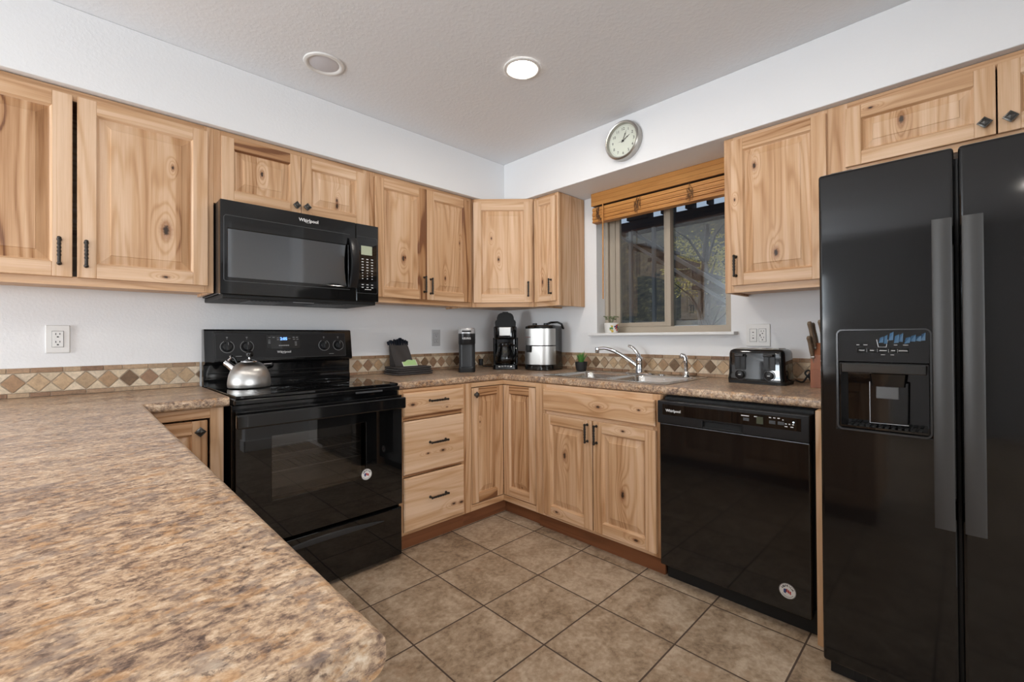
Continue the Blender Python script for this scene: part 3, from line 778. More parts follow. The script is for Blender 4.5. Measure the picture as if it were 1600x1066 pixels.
# ------------------------------------------------------------------ electric range (local: x from left edge, front at -y)
RGW = .762
t = thing('electric_range', 'glossy black freestanding electric range with glass cooktop', 'range', (-2.170,0,0), 0)
mb = MB(); mb.board()
mb.cells([0, .12, .64, RGW], [.045, .40, .76, .872], lambda x, z: not (.12 < x < .64 and .40 < z < .76), -.640, -.25, 'xz')
mb.box(0, RGW, -.25, -.03, .045, .872); mb.build('body', BLACK, t, bevel=.003)
for x in (.06, RGW-.06):
    for y in (-.60, -.08):
        ft = MB(); ft.smooth = True; ft.lathe([(.016,0),(.016,.045)], 14, (x,y,0)); ft.build('foot', GAP, t)
mb = MB(); mb.box(.004, RGW-.004, -.672, -.06, .873, .897); mb.build('cooktop_rim', BLACK, t, bevel=.005)
mb = MB(); mb.box(.010, RGW-.010, -.664, -.075, .8975, .911)
ct = mb.build('glass_cooktop', BLACKG, t, bevel=.003)
RINGM = plain('burner_mark', (.05,.05,.05), .2)
for cx, cy, r in ((.20,-.50,.11),(.56,-.50,.09),(.20,-.22,.085),(.56,-.22,.11)):
    ringm = MB()
    for rr in (r, r*.62):
        ringm.lathe([(rr,0),(rr,.0004),(rr-.0015,.0004),(rr-.0015,0)], 48, (cx,cy,.9111), cap=False)
    ringm.build('burner_ring', RINGM, ct)
# backguard
bg = MB(); bg.prism([(-.030,.875),(-.070,.875),(-.070,.930),(-.064,.940),(-.064,1.015),(-.098,1.022),(-.103,1.030),(-.080,1.192),(-.073,1.197),(-.030,1.197)][::-1], .002, RGW-.002, 'yz')
bgo = bg.build('backguard', BLACK, t, bevel=.003)
rl = MB()
for z in (.947, .968): rl.box(.02, RGW-.02, -.070, -.062, z, z+.006)
rl.build('ridge', BLACK, bgo, bevel=.002)
# leaning frame for control panel: from (-.103,1.030) to (-.080,1.192)
tilt = math.atan2(.023, .162)
pn_ = bpy.data.objects.new('control_panel', None)
def PP(x, s, out=0.0):      # s along the panel from its lower edge
    return Matrix.Translation((x, -.103 + s*math.sin(tilt) - out*math.cos(tilt), 1.030 + s*math.cos(tilt) - out*math.sin(tilt))) @ Matrix.Rotation(-tilt, 4, 'X')
cp = MB(); cp.T = PP(0, 0, 0)
cp.box(.045, RGW-.040, -.0022, .002, .010, .150); cpo = cp.build('control_panel', SATIN, t, bevel=.0015)
ol = MB(); ol.T = PP(0, 0, .0022)
def outline(m, x0, x1, z0, z1, w=.0012, y=-.0004):
    m.box(x0, x1, y, 0, z0, z0+w); m.box(x0, x1, y, 0, z1-w, z1); m.box(x0, x0+w, y, 0, z0+w, z1-w); m.box(x1-w, x1, y, 0, z0+w, z1-w)
outline(ol, .048, RGW-.043, .013, .147); ol.build('panel_outline', CHAR, cpo)
for kx in (.100, .190, .592, .676):
    k = MB(); k.T = PP(kx, .078, .0022); k.smooth = True
    k.lathe([(.0245,0),(.0245,.004),(.0225,.012),(.020,.016),(.001,.0165)], 28, (0,0,0), 'y')
    k.smooth = False; k.box(-.0065, .0065, -.027, -.012, -.021, .021)
    ko = k.build('burner_knob', SATIN, t, bevel=.0015)
    sc = MB(); sc.T = PP(kx, .078, .0022); sc.smooth = True
    pts = [(.031*math.sin(a), -.0006, .031*math.cos(a)) for a in [math.radians(28+i*304/40) for i in range(41)]]
    sc.tube(pts, .0011, 6); sc.box(-.0008, .0008, -.0280, -.0268, .006, .020); sc.box(-.004, .004, -.0006, 0, .047, .051); sc.box(-.0015, .0015, -.0006, 0, .040, .043)
    sc.build('knob_scale', GPRINT, ko)
d = MB(); d.T = PP(0, 0, .0022); d.box(.285, .457, -.0015, 0, .062, .140); do = d.build('display_window', BLACKG, t, bevel=.001)
def mark(name, mat, parent, x0, x1, y0, y1, z0, z1, T=None):
    m_ = MB(); m_.T = T; m_.box(x0, x1, y0, y1, z0, z1); return m_.build(name, mat, parent)
Td = PP(0, 0, .0038)
for x0, z in ((.294,.125),(.314,.125),(.292,.110),(.292,.101),(.292,.093),(.418,.125),(.436,.125),(.420,.114),(.438,.114),(.428,.098),(.428,.090),(.428,.081),(.336,.112),(.336,.122),(.394,.118)): mark('display_mark', GPRINT, do, x0, x0+.011, -.0004, 0, z, z+.003, Td)
for k in range(6): mark('display_mark', GPRINT, do, .345+k*.009, .352+k*.009, -.0004, 0, .078, .084, Td)
q = PP(.371, .118, .0040)
text('2:05', .022, LCDBLUE, do, q.to_translation(), 'clock_digits', rot=(PI/2-tilt,0,0), bold=.0004)
q = PP(.371, .045, .0024); text('Whirlpool', .017, PRINT, cpo, q.to_translation(), 'brand_lettering', rot=(PI/2-tilt,0,0), bold=.0002)
sw = MB(); sw.T = PP(.371, .044, .0026); sw.smooth = True
sw.tube([(.011*math.cos(a)*1.0-.004, 0, .0075*math.sin(a)) for a in [math.radians(140+i*9) for i in range(28)]], .0006, 5); sw.build('brand_swoosh', PRINT, cpo)
q = PP(.115, .028, .0024)
for xx in (.150, .632):
    g_ = MB(); g_.T = PP(xx, .026, .0022); g_.box(-.014, .014, -.0004, 0, 0, .0025); g_.build('panel_mark', GPRINT, cpo)
# front vent trim and door
v = MB(); v.box(.515, .655, -.679, -.672, .876, .884); v.build('vent_trim', CHAR, t, bevel=.001)
DFY = -.690
dm = MB()
dm.cells([.004, .137, .560, RGW-.004], [.285, .458, .735, .850], lambda x, z: not (.137 < x < .560 and .458 < z < .735), DFY, -.642, 'xz')
door = dm.build('oven_door', BLACKG, t, bevel=.0010)
ln = MB(); ln.cells([.1371, .1395, .5575, .5599], [.4581, .4605, .7325, .7349], lambda x, z: not (.1395 < x < .5575 and .4605 < z < .7325), DFY+.008, -.6405, 'xz'); ln.build('glint_liner', plain('flat_black_liner', (.006,.006,.006), .9, spec=.05), door)  # added liner, keeps the glossy opening edges from glinting
g_ = MB(); g_.box(.137, .560, DFY+.0004, DFY+.006, .458, .735); g_.build('door_glass', OVENG, door)
h = MB(); h.cells([0, .03, RGW-.03, RGW], [.784, .842], lambda x, z: True, -.728, -.704, 'xz'); h.box(.02, .06, -.706, DFY, .795, .832); h.box(RGW-.06, RGW-.02, -.706, DFY, .795, .832)
h.build('door_handle', BLACK, door, bevel=.007, segs=4)
cv = MB(); cv.m = 0
cv.box(.121, .639, -.36, -.354, .401, .759); cv.box(.121, .639, -.638, -.36, .401, .405); cv.box(.121, .639, -.638, -.36, .755, .759); cv.box(.121, .125, -.638, -.36, .405, .755); cv.box(.635, .639, -.638, -.36, .405, .755)
cv.build('oven_cavity', OVENC, t)
for z in (.555, .627):
    r = MB(); r.smooth = True
    r.tube([(.127,-.600,z),(.633,-.600,z)], .0028, 8); r.tube([(.127,-.40,z),(.633,-.40,z)], .0022, 8)
    for i in range(15): r.tube([(.15+i*.033,-.600,z),(.15+i*.033,-.40,z)], .0013, 6)
    r.build('oven_rack', RACK, t)
dr = MB(); dr.box(.006, RGW-.006, -.688, -.642, .020, .268); dro = dr.build('storage_drawer', BLACKG, t, bevel=.004)
hg = MB(); hg.smooth = True
top = [(.10+.555*i/24, .222+.012*math.sin(PI*i/24)) for i in range(25)]
rings = []
for x, z in top:
    s = (x-.10)/.555; e = max(.0008, .012*math.sin(PI*min(max(s,0.0),1.0))**.6)
    rings.append([(x,-.688,z+e),(x,-.6935,z+e*.8),(x,-.6945,z),(x,-.692,z-e*1.2),(x,-.688,z-e*1.4)])
hg.loft(rings, True, True); hg.build('drawer_grip', plain('charcoal_grip', (.028,.029,.031), .38), dro)
def sticker(parent, x, z, y, r):
    m_ = MB(); m_.smooth = True; m_.lathe([(r,0),(r,.0006)], 40, (x,y,z), 'y'); so = m_.build('round_sticker', WHITEP, parent)
    m_ = MB(); m_.smooth = True; m_.lathe([(r*.98,0),(r*.98,.0002),(r*.94,.0002),(r*.94,0)], 40, (x,y-.0007,z), 'y', cap=False); m_.build('sticker_ring', INK, so)
    for ch, a in zip('AMERICA', [math.radians(62-i*20.7) for i in range(7)]):
        text(ch, r*.36, INK, so, (x-r*.70*math.sin(a), y-.0009, z+r*.70*math.cos(a)), 'sticker_letter', ext=.0001, rot=(PI/2,a,0), bold=.0003)
    m_ = MB()
    for i in range(3): m_.prism([(x-r*.15+i*r*.2, z-r*.12-i*r*.10),(x+r*.02+i*r*.2, z-r*.16-i*r*.10),(x+r*.02+i*r*.2, z+r*.30-i*r*.10),(x-r*.15+i*r*.2, z+r*.26-i*r*.1)], y-.0012, y-.0007, 'xz')
    m_.build('flag_stripe', REDP, so)
    m_ = MB(); m_.prism([(x-r*.45,z-r*.28),(x-r*.18,z-r*.34),(x-r*.12,z+r*.26),(x-r*.45,z+r*.20)], y-.0013, y-.0007, 'xz'); m_.build('flag_canton', BLUEP, so)
    m_ = MB()
    for i in range(10):
        a = math.radians(125+i*12); m_.box(x+r*.76*math.sin(a)-.0018, x+r*.76*math.sin(a)+.0018, y-.0009, y-.0006, z+r*.76*math.cos(a)-.0015, z+r*.76*math.cos(a)+.0015)
    m_.build('sticker_small_print', GPRINT, so)
sticker(door, .562, .478, DFY, .027)

# ------------------------------------------------------------------ over-the-range microwave
t = thing('microwave', 'black over-the-range microwave mounted under the short cabinet', 'microwave', (-2.163,0,0), 0)
MW = .768; MZ0, MZ1 = 1.352, 1.784; MY = -.412
mb = MB(); mb.box(.003, MW-.003, -.372, -.003, MZ0+.004, MZ1); mb.build('body', SATIN, t, bevel=.003)
fb_ = MB(); fb_.box(.010, MW-.010, -.395, -.01, MZ0-.018, MZ0+.003); bo = fb_.build('bottom_plate', MATTE, t, bevel=.004)
for x in (.14, .46):
    v = MB()
    for i in range(9): v.box(x+i*.018, x+i*.018+.010, -.33, -.12, MZ0-.0205, MZ0-.018)
    v.build('grease_filter', CHAR, bo)
l_ = MB(); l_.box(.33, .43, -.36, -.345, MZ0-.020, MZ0-.018); l_.build('cooktop_lamp', LENS_OFF, bo)
DX = .634
dm = MB(); dm.cells([0, .030, .590, DX], [MZ0, MZ0+.078, MZ0+.300, MZ1-.002], lambda x, z: not (.030 < x < .590 and MZ0+.078 < z < MZ0+.300), MY, -.373, 'xz')
door = dm.build('door', BLACK, t, bevel=.003)
ins = MB(); ins.box(.029, .591, MY+.004, MY+.012, MZ0+.077, MZ0+.301); ins.build('door_window', plain('microwave_window', (.17,.175,.18), .05, 1.0), door)
ol = MB(); ol.smooth = True
pts = [(.015,MY-.0003,MZ1-.085),(.612,MY-.0003,MZ1-.085)]
ol.tube([(.600,MY,MZ1-.072),(.020,MY,MZ1-.072),(.014,MY,MZ1-.080),(.014,MY,MZ0+.066),(.020,MY,MZ0+.060),(.600,MY,MZ0+.060)], .0016, 6)
ol.build('door_outline', CHAR, door)
text('Whirlpool', .023, PRINT, door, (.385, MY-.0006, MZ1-.036), 'brand_lettering', bold=.0004)
sw = MB(); sw.smooth = True
sw.tube([(.380+.015*math.cos(a), MY-.0008, MZ1-.037+.011*math.sin(a)) for a in [math.radians(140+i*9) for i in range(28)]], .0008, 5); sw.build('brand_swoosh', PRINT, door)
h = MB(); h.smooth = True
rings = []
for i in range(21):
    s = i/20; z = MZ0+.070+.272*s; y = MY-.014-.034*math.sin(PI*s)**.8; wdt = .022
    rings.append([(.612-wdt,y+.010,z),(.612-wdt+.004,y-.002,z),(.612+.012,y-.004,z),(.612+wdt,y+.002,z),(.612+wdt,y+.014,z),(.612,y+.016,z)])
h.loft(rings); h.box(.600, .625, MY-.020, MY, MZ0+.072, MZ0+.095); h.box(.600, .625, MY-.020, MY, MZ0+.316, MZ0+.338)
h.build('door_handle', SATIN, door)
pn_ = MB(); pn_.box(DX+.002, MW, MY, -.373, MZ0, MZ1-.002); po = pn_.build('control_panel', BLACK, t, bevel=.003)
kp = MB(); kp.cells([.652,.752],[MZ0+.052,MZ1-.100], lambda x,z: True, MY-.0012, MY, 'xz'); kp.build('keypad_glass', BLACKG, po, bevel=.0005)
lc = MB(); lc.box(.664, .728, MY-.0022, MY-.001, MZ1-.172, MZ1-.122); lc.build('display_screen', LCDG, po)
for r in range(10):
    z = MZ1-.196-r*.0155-(.018 if r >= 8 else 0)
    for c, x in enumerate((.672, .700, .728)):
        w_ = .006 if r < 5 or r >= 8 else .003
        mark('key_mark', PRINT, po, x-w_, x+w_, MY-.0018, MY-.001, z-.002, z+.002)
mark('key_mark', PRINT, po, .685, .722, MY-.0018, MY-.001, MZ0+.066, MZ0+.069)
ol = MB(); ol.smooth = True
ol.tube([(.640,MY,MZ1-.072),(.755,MY,MZ1-.072),(.760,MY,MZ1-.080),(.760,MY,MZ0+.052),(.755,MY,MZ0+.046),(.640,MY,MZ0+.046)], .0010, 6); ol.build('panel_outline', CHAR, po)

# ------------------------------------------------------------------ dishwasher (right wall)
t = thing('dishwasher', 'black built-in dishwasher under the counter beside the sink cabinet', 'dishwasher', (0,-1.745,0), RW)
W = .622; FY = -.668
mb = MB(); mb.box(.008, W-.006, -.600, -.02, .09, .862); mb.box(.010, W-.008, -.622, -.600, .845, .860); mb.build('tub', MATTE, t)
k = MB(); k.box(.012, W-.002, -.612, -.58, .0, .088); k.build('toe_panel', MATTE, t, bevel=.002)
dm = MB(); dm.box(.004, W-.012, FY, -.602, .078, .742); door = dm.build('door_panel', BLACK, t, bevel=.005, segs=3)
cs = MB()
cs.cells([.002, .212, .375, W-.010], [.744, .758, .776, .848], lambda x, z: not (.212 < x < .375 and z < .776 and z > .758 or .212 < x < .375 and z < .758), FY-.016, -.602, 'xz')
cso = cs.build('control_console', SATIN, t, bevel=.004, segs=3)
hp = MB(); hp.box(.213, .374, FY+.004, -.603, .744, .777); hp.build('handle_pocket', MATTE, cso); 
lip = MB(); lip.box(.213, .374, FY-.014, FY-.006, .744, .751); lip.build('handle_lip', SATIN, cso, bevel=.002)
pl_ = MB(); pl_.box(.028, .585, FY-.0175, FY-.015, .784, .834); plo = pl_.build('console_glass', BLACKG, cso, bevel=.001)
text('Whirlpool', .017, PRINT, plo, (.080, FY-.0180, .805), 'brand_lettering', bold=.0003)
yy = FY-.0180
for x, z, w_ in ((.388,.822,.03),(.428,.823,.012),(.480,.826,.008),(.495,.826,.008),(.510,.826,.008),(.525,.822,.004),(.535,.808,.006),(.547,.808,.006),(.559,.808,.006),(.535,.798,.010),(.555,.798,.010)):
    mark('console_mark', PRINT, plo, x-w_/2, x+w_/2, yy-.0006, yy, z-.0018, z+.0018)
m_ = MB()
for x in (.392, .488, .518):
    m_ = MB(); m_.box(x-.011, x+.011, yy-.0022, yy, .802, .814); m_.build('console_button', CHAR, plo)
m_ = MB(); m_.box(.4305, .455, yy-.0006, yy, .795, .824); m_.build('console_display', plain('olive_panel', (.05,.055,.03), .3), plo)
m_ = MB(); m_.box(.558, .563, yy-.0010, yy, .815, .819); m_.build('indicator_lamp', LEDW, plo)
sticker(door, .530, .158, FY, .029)

# ------------------------------------------------------------------ refrigerator (right wall)
t = thing('refrigerator', 'black side-by-side refrigerator with ice and water dispenser', 'refrigerator', (0,-2.424,0), RW)
FW = .905; FX = -.850; FZ0, FZ1 = .066, 1.684; SPL = .3285
mb = MB(); mb.box(.004, FW-.004, -.772, -.03, .03, 1.672); mb.build('cabinet_body', SATIN, t, bevel=.004)
g_ = MB(); g_.box(.012, FW-.012, -.800, -.772, .006, .060); go = g_.build('base_grille', SATIN, t, bevel=.002)
m_ = MB()
for i in range(24): m_.box(.05+i*.034, .075+i*.034, -.8025, -.799, .022, .044)
m_.build('grille_slot', GAP, go)
m_ = MB(); m_.box(.030, .070, -.815, -.772, .060, .0655); m_.build('hinge_bracket', NICKEL, t)
for x in (.06, FW-.06):
    m_ = MB(); m_.smooth = True; m_.lathe([(.02,0),(.02,.03)], 14, (x,-.70,0)); m_.lathe([(.02,0),(.02,.03)], 14, (x,-.10,0)); m_.build('roller_foot', GAP, t)
hc = MB(); hc.box(.03, .09, -.83, -.74, 1.672, 1.690); hc.box(FW-.09, FW-.03, -.83, -.74, 1.672, 1.690); hc.build('hinge_cover', SATIN, t, bevel=.003)
# freezer door with dispenser opening
DX0, DX1, DZ0, DZ1, DZM = .046, .276, .842, 1.167, 1.064
dm = MB(); dm.cells([.0, DX0+.006, DX1-.006, SPL-.003], [FZ0, DZ0+.008, DZM-.002, FZ1], lambda x, z: not (DX0+.006 < x < DX1-.006 and DZ0+.008 < z < DZM-.002), FX, -.776, 'xz')
fz = dm.build('freezer_door', FRIDGE, t, bevel=.009, segs=4)
dm = MB(); dm.box(SPL+.006, FW, FX, -.776, FZ0, FZ1); fd = dm.build('refrigerator_door', FRIDGE, t, bevel=.009, segs=4)
gk = MB(); gk.box(SPL-.002, SPL+.005, FX+.020, -.778, FZ0+.005, FZ1-.03); gk.build('door_gasket', GAP, t)
def fhandle(parent, x0, x1):
    h = MB(); rings = []
    xm = (x0+x1)/2; hw_ = (x1-x0)/2
    for i in range(25):
        s = i/24; z = .600+.876*s; y = FX-.043-.010*math.sin(PI*s)
        rings.append([(xm-hw_,y+.016,z),(xm-hw_,y+.002,z),(xm-hw_+.003,y,z),(xm+hw_-.003,y,z),(xm+hw_,y+.002,z),(xm+hw_,y+.016,z)])
    h.smooth = True; h.loft(rings); h.smooth = False
    h.box(xm-hw_+.006, xm+hw_-.006, FX-.032, FX, .612, .665); h.box(xm-hw_+.006, xm+hw_-.006, FX-.032, FX, 1.411, 1.464)
    return h.build('door_handle', HANDLEG, parent)
fhandle(fz, .279, .321); fhandle(fd, .340, .382)
# dispenser bezel, control face, recess
bz = MB()
n_ = 8
o_ = rrect(DX1-DX0, DZ1-DZ0, .016, FX-.004, (DX0+DX1)/2, (DZ0+DZ1)/2, n_, 'xz'); o2_ = rrect(DX1-DX0, DZ1-DZ0, .016, FX+.0, (DX0+DX1)/2, (DZ0+DZ1)/2, n_, 'xz')
i_ = rrect(DX1-DX0-.009, DZ1-DZ0-.009, .012, FX-.004, (DX0+DX1)/2, (DZ0+DZ1)/2, n_, 'xz'); i2_ = rrect(DX1-DX0-.012, DZ1-DZ0-.012, .011, FX+.001, (DX0+DX1)/2, (DZ0+DZ1)/2, n_, 'xz')
bz.smooth = True; bz.loft([o2_, o_, i_, i2_], False, False)
bzo = bz.build('dispenser_bezel', plain('dispenser_bezel_black', (.03,.03,.031), .22), fz)
cf = MB(); cf.box(DX0+.006, DX1-.006, FX-.0030, FX-.0005, DZM, DZ1-.006); cfo = cf.build('dispenser_controls', BLACKG, fz)
m_ = MB()
outline(m_, .102, .225, 1.094, 1.106, .0010, 0); m_.v = [(x, y+FX-.0034, z) for x, y, z in m_.v]
for x in (.125, .151, .178, .199): m_.box(x, x+.0008, FX-.0036, FX-.003, 1.094, 1.106)
for x, w_ in ((.113,.014),(.138,.010),(.165,.018),(.189,.010),(.212,.020)): m_.box(x-w_/2, x+w_/2, FX-.0036, FX-.003, 1.0985, 1.1015)
for x, w_ in ((.103,.007),(.122,.010),(.195,.008),(.218,.012),(.165,.010),(.187,.008)): m_.box(x-w_/2, x+w_/2, FX-.0036, FX-.003, 1.116 if x not in (.165,.187) else 1.086, 1.1185 if x not in (.165,.187) else 1.088)
m_.build('control_marks', GPRINT, cfo)
m_ = MB(); m_.smooth = True; m_.tube([(.150,FX-.0036,1.134),(.154,FX-.0036,1.111),(.173,FX-.0036,1.111),(.177,FX-.0036,1.134)], .0009, 6); m_.build('glass_icon', SILVER, cfo)
rc = MB(); x0, x1, z0, z1, yb = DX0+.0075, DX1-.0075, DZ0+.010, DZM-.004, FX+.068
rc.box(x0, x1, yb, yb+.004, z0, z1); rc.box(x0, x0+.003, FX+.002, yb, z0, z1); rc.box(x1-.003, x1, FX+.002, yb, z0, z1); rc.box(x0+.003, x1-.003, FX+.002, yb, z1-.004, z1); rc.box(x0+.003, x1-.003, FX-.002, yb, z0, z0+.006)
rco = rc.build('dispenser_recess', BLACKG, fz)
m_ = MB(); m_.box(x0+.004, x1-.004, FX+.001, FX+.020, 1.028, 1.058); m_.build('dispenser_hood', plain('hood_gloss', (.02,.019,.018), .06, spec=.8), fz, bevel=.003)
m_ = MB(); m_.loft([rrect(.082,.012,.005,.985,.172,FX+.046), rrect(.090,.014,.005,1.024,.172,FX+.040)]); m_.build('ice_chute', BLACK, fz)
m_ = MB(); m_.prism([(.126,.866),(.220,.868),(.222,1.00),(.124,1.00)], FX+.046, FX+.056, 'xz'); pd = m_.build('dispenser_paddle', BLACK, fz, bevel=.003)
m_ = MB(); m_.box(.142, .198, FX+.040, FX+.047, .946, .984); m_.build('paddle_pad', plain('grey_paddle', (.10,.10,.10), .4), pd, bevel=.002)
m_ = MB(); m_.smooth = True; m_.tube([(.126,FX+.044,.998),(.126,FX+.044,.866),(.220,FX+.044,.868)], .0012, 6); m_.build('paddle_edge', SILVER, pd)
m_ = MB()
for i in range(12): m_.box(x0+.02+i*.0155, x0+.028+i*.0155, FX+.006, yb-.006, z0+.006, z0+.008)
m_.build('drip_grille', MATTE, rco)
# crumpled protective film still stuck on the control face
m_ = MB()
frng = random.Random(3)
for i in range(9):
    xa = .155+i*.012; zb = 1.125+frng.uniform(-.004,.006); w_ = frng.uniform(.009,.014); hh = frng.uniform(.014,.030)
    m_.add([(xa,FX-.0045,zb),(xa+w_,FX-.008-frng.uniform(0,.006),zb+frng.uniform(-.003,.004)),(xa+w_*1.05,FX-.0045,min(1.158,zb+hh)),(xa+w_*.3,FX-.009,min(1.158,zb+hh*.8))], [[0,1,2],[0,2,3]])
m_.build('protective_film', plain('blue_film', (.06,.13,.22), .18, spec=.8), cfo)

# ------------------------------------------------------------------ sink and taps (right wall, world coordinates)
t = thing('kitchen_sink', 'double-bowl stainless steel sink set into the counter under the window', 'sink', (0,0,0), 0)
rm = MB()
B1 = (-1.700, -1.335); B2 = (-1.305, -.960)
rm.cells([-.565, -.525, -.150, -.065], [-1.735, B1[0], B1[1], B2[0], B2[1], -.925], lambda x, y: not (-.525 < x < -.150 and (B1[0] < y < B1[1] or B2[0] < y < B2[1])), CZ+.0005, CZ+.005, 'xy')
rm.build('rim', SINKS, t, bevel=.002, segs=2)
for ya, yb in (B1, B2):
    cx, cy, w, d = -.3375, (ya+yb)/2, .375, yb-ya
    bw = MB(); bw.smooth = True
    rings = [rrect(w+.012,d+.012,.055,CZ+.0055,cx,cy), rrect(w,d,.05,CZ+.004,cx,cy), rrect(w-.012,d-.012,.05,CZ-.010,cx,cy), rrect(w-.03,d-.03,.05,CZ-.13,cx,cy), rrect(w-.05,d-.05,.045,CZ-.160,cx,cy), rrect(w-.11,d-.11,.04,CZ-.170,cx,cy), rrect(.09,.09,.044,CZ-.173,cx,cy)]
    bw.loft([r[::-1] for r in rings], False, True)
    bwo = bw.build('bowl', SINKS, t, angle=60)
    dn = MB(); dn.smooth = True; dn.lathe([(.043,0),(.043,.003),(.034,.003),(.028,-.001),(.001,-.001)], 28, (cx,cy,CZ-.173)); dn.build('drain_strainer', CHROME, bwo)
m_ = MB(); m_.smooth = True; m_.lathe([(.024,0),(.024,.004),(.018,.007),(.001,.007)], 24, (-.105,-1.475,CZ+.005)); m_.build('hole_cover', CHROME, t)
t = thing('kitchen_faucet', 'chrome single-lever faucet with low curved spout over the sink', 'faucet', (-.105,-1.325,CZ+.0052), 0)
m_ = MB(); m_.loft([rrect(.055,.20,.027,0), rrect(.055,.20,.027,.004), rrect(.045,.17,.022,.009)]); m_.build('base_plate', CHROME, t)
m_ = MB(); m_.smooth = True; m_.lathe([(.028,.008),(.026,.018),(.0225,.045),(.022,.075),(.024,.088),(.021,.100),(.010,.108),(.001,.109)], 28); m_.build('faucet_body', CHROME, t)
m_ = MB(); m_.smooth = True
pts = []
for i in range(23):
    s = i/22; pts.append((-.055*s, .015+.265*s, .045+.118*math.sin(s*PI*.5)**.9-.012*max(0,s-.8)*5))
m_.tube(pts, lambda s: .0125-.002*s, 14); e_ = pts[-1]
m_.lathe([(.0125,.012),(.0135,.004),(.0135,-.020),(.011,-.026)], 18, e_); m_.build('spout', CHROME, t)
m_ = MB(); m_.smooth = True
pts = [(0,0,.095),(-.004,.004,.115),(-.010,.018,.140),(-.014,.036,.160),(-.016,.058,.172),(-.016,.068,.175)]
m_.tube(pts, lambda s: .0135-.0055*s, 12); m_.build('lever_handle', CHROME, t)
t = thing('side_sprayer', 'chrome pull-out side sprayer standing right of the faucet', 'sprayer', (-.105,-1.625,CZ+.0052), 0)
m_ = MB(); m_.smooth = True; m_.lathe([(.023,0),(.023,.006),(.019,.012),(.016,.026),(.013,.030)], 24); m_.build('sprayer_base', CHROME, t)
m_ = MB(); m_.smooth = True; m_.tube([(0,0,.028),(0,0,.06),(0,.002,.09),(0,.004,.108),(0,.012,.118),(0,.024,.119)], lambda s: .0105+.004*s, 14); m_.ball((0,.026,.119), .0155, 14, (1,.6,1)); m_.build('spray_head', CHROME, t)

# ------------------------------------------------------------------ things on the counters
t = thing('tea_kettle', 'stainless steel dome tea kettle on the back left of the cooktop', 'kettle', (-2.020,-.300,.9113), -.75); t.scale = (.92,.92,1.10)
m_ = MB(); m_.smooth = True
m_.lathe([(.093,0),(.099,.004),(.1005,.014),(.1005,.020),(.099,.036),(.095,.055),(.087,.074),(.075,.091),(.060,.104),(.044,.112),(.040,.113)], 44); m_.build('kettle_body', STEEL, t)
m_ = MB(); m_.smooth = True; m_.lathe([(.041,.1125),(.040,.116),(.030,.121),(.012,.124),(.006,.126),(.006,.134)], 32); lo = m_.build('lid', CHROME, t)
m_ = MB(); m_.smooth = True; m_.ball((0,0,.147), .0185, 18, (1,1,.85)); m_.build('lid_knob', BLACK, lo)
m_ = MB(); m_.smooth = True; m_.tube([(-.068,0,.072),(-.092,0,.090),(-.118,0,.107)], lambda s: .022-.008*s, 16); so_ = m_.build('spout', CHROME, t)
m_ = MB(); m_.smooth = True; m_.tube([(-.112,0,.103),(-.124,0,.1115)], .0155, 16); m_.tube([(-.110,0,.118),(-.096,0,.130),(-.100,0,.140)], .006, 8); m_.build('spout_cap', CHROME, so_)
m_ = MB(); m_.smooth = True
a0 = [(-.060,0,.100),(-.078,.004,.125),(-.100,.010,.138)]
m_.tube(a0, .0055, 8); m_.build('whistle_lever', BLACK, so_)
m_ = MB(); m_.smooth = True     # carrying handle folded back behind the dome
pts = []
for i in range(19):
    a = PI*(i/18); rr = .104; pts.append((rr*math.cos(a)*.80, .060+.062*math.sin(a), .100-.020*math.sin(a)))
m_.tube(pts, .0075, 10); m_.build('carrying_handle', BLACK, t)
m_ = MB(); m_.smooth = True
for sx in (-1, 1): m_.tube([(sx*.058,.030,.100),(sx*.083,.060,.100)], .005, 8)
m_.build('handle_bracket', CHROME, t)

# folded towels, standing cloth, card
def folded(name, label, x0, x1, y0, y1, z0, h, layers, mat, edge, rz=0.0):
    cx, cy = (x0+x1)/2, (y0+y1)/2
    t = thing(name, label, 'towel', (cx,cy,z0), rz, 'folded charcoal towels')
    w, d = x1-x0, y1-y0; rr = random.Random(int(z0*1000))
    m_ = MB(); m_.smooth = True; lh = h/layers
    for k in range(layers):
        dx = rr.uniform(-.004,.004); zc = k*lh
        ws = [0, .45, .5, .5, .45, 0]
        rings = []
        for q_, (ins_, zz) in enumerate(((.012,0),(.003,.12),(0,.5),(.003,.88),(.012,1))):
            rings.append(rrect(w-ins_*2, d-ins_*2, .012, zc+zz*lh, dx, 0, 4))
        m_.loft(rings)
    m_.build('towel_folds', mat, t, angle=80)
    m_ = MB(); m_.box(-w/2-.0015, -w/2+.004, -d*.40, d*.30, h*.16, h*.30); m_.build('towel_hem', edge, t)
    return t
TX0, TX1, TY0, TY1 = -1.185, -.925, -.265, -.06
folded('folded_towel', 'dark charcoal folded towel lying on the counter, lower of the two', TX0, TX1, TY0, TY1, CZ+.0005, .026, 2, TOWEL, TOWELE)
folded('folded_towel', 'dark charcoal folded towel on top of another folded towel', TX0+.006, TX1-.008, TY0+.004, TY1-.004, CZ+.0275, .025, 2, TOWEL, TOWELE)
ZT = CZ+.0535
t = thing('standing_cloth', 'grey cloth with a dark ruffled top propped upright on the folded towels', 'cloth', (-1.085,-.125,ZT), 0)
m_ = MB(); m_.smooth = True
rr = random.Random(5); rings = []
N = 26
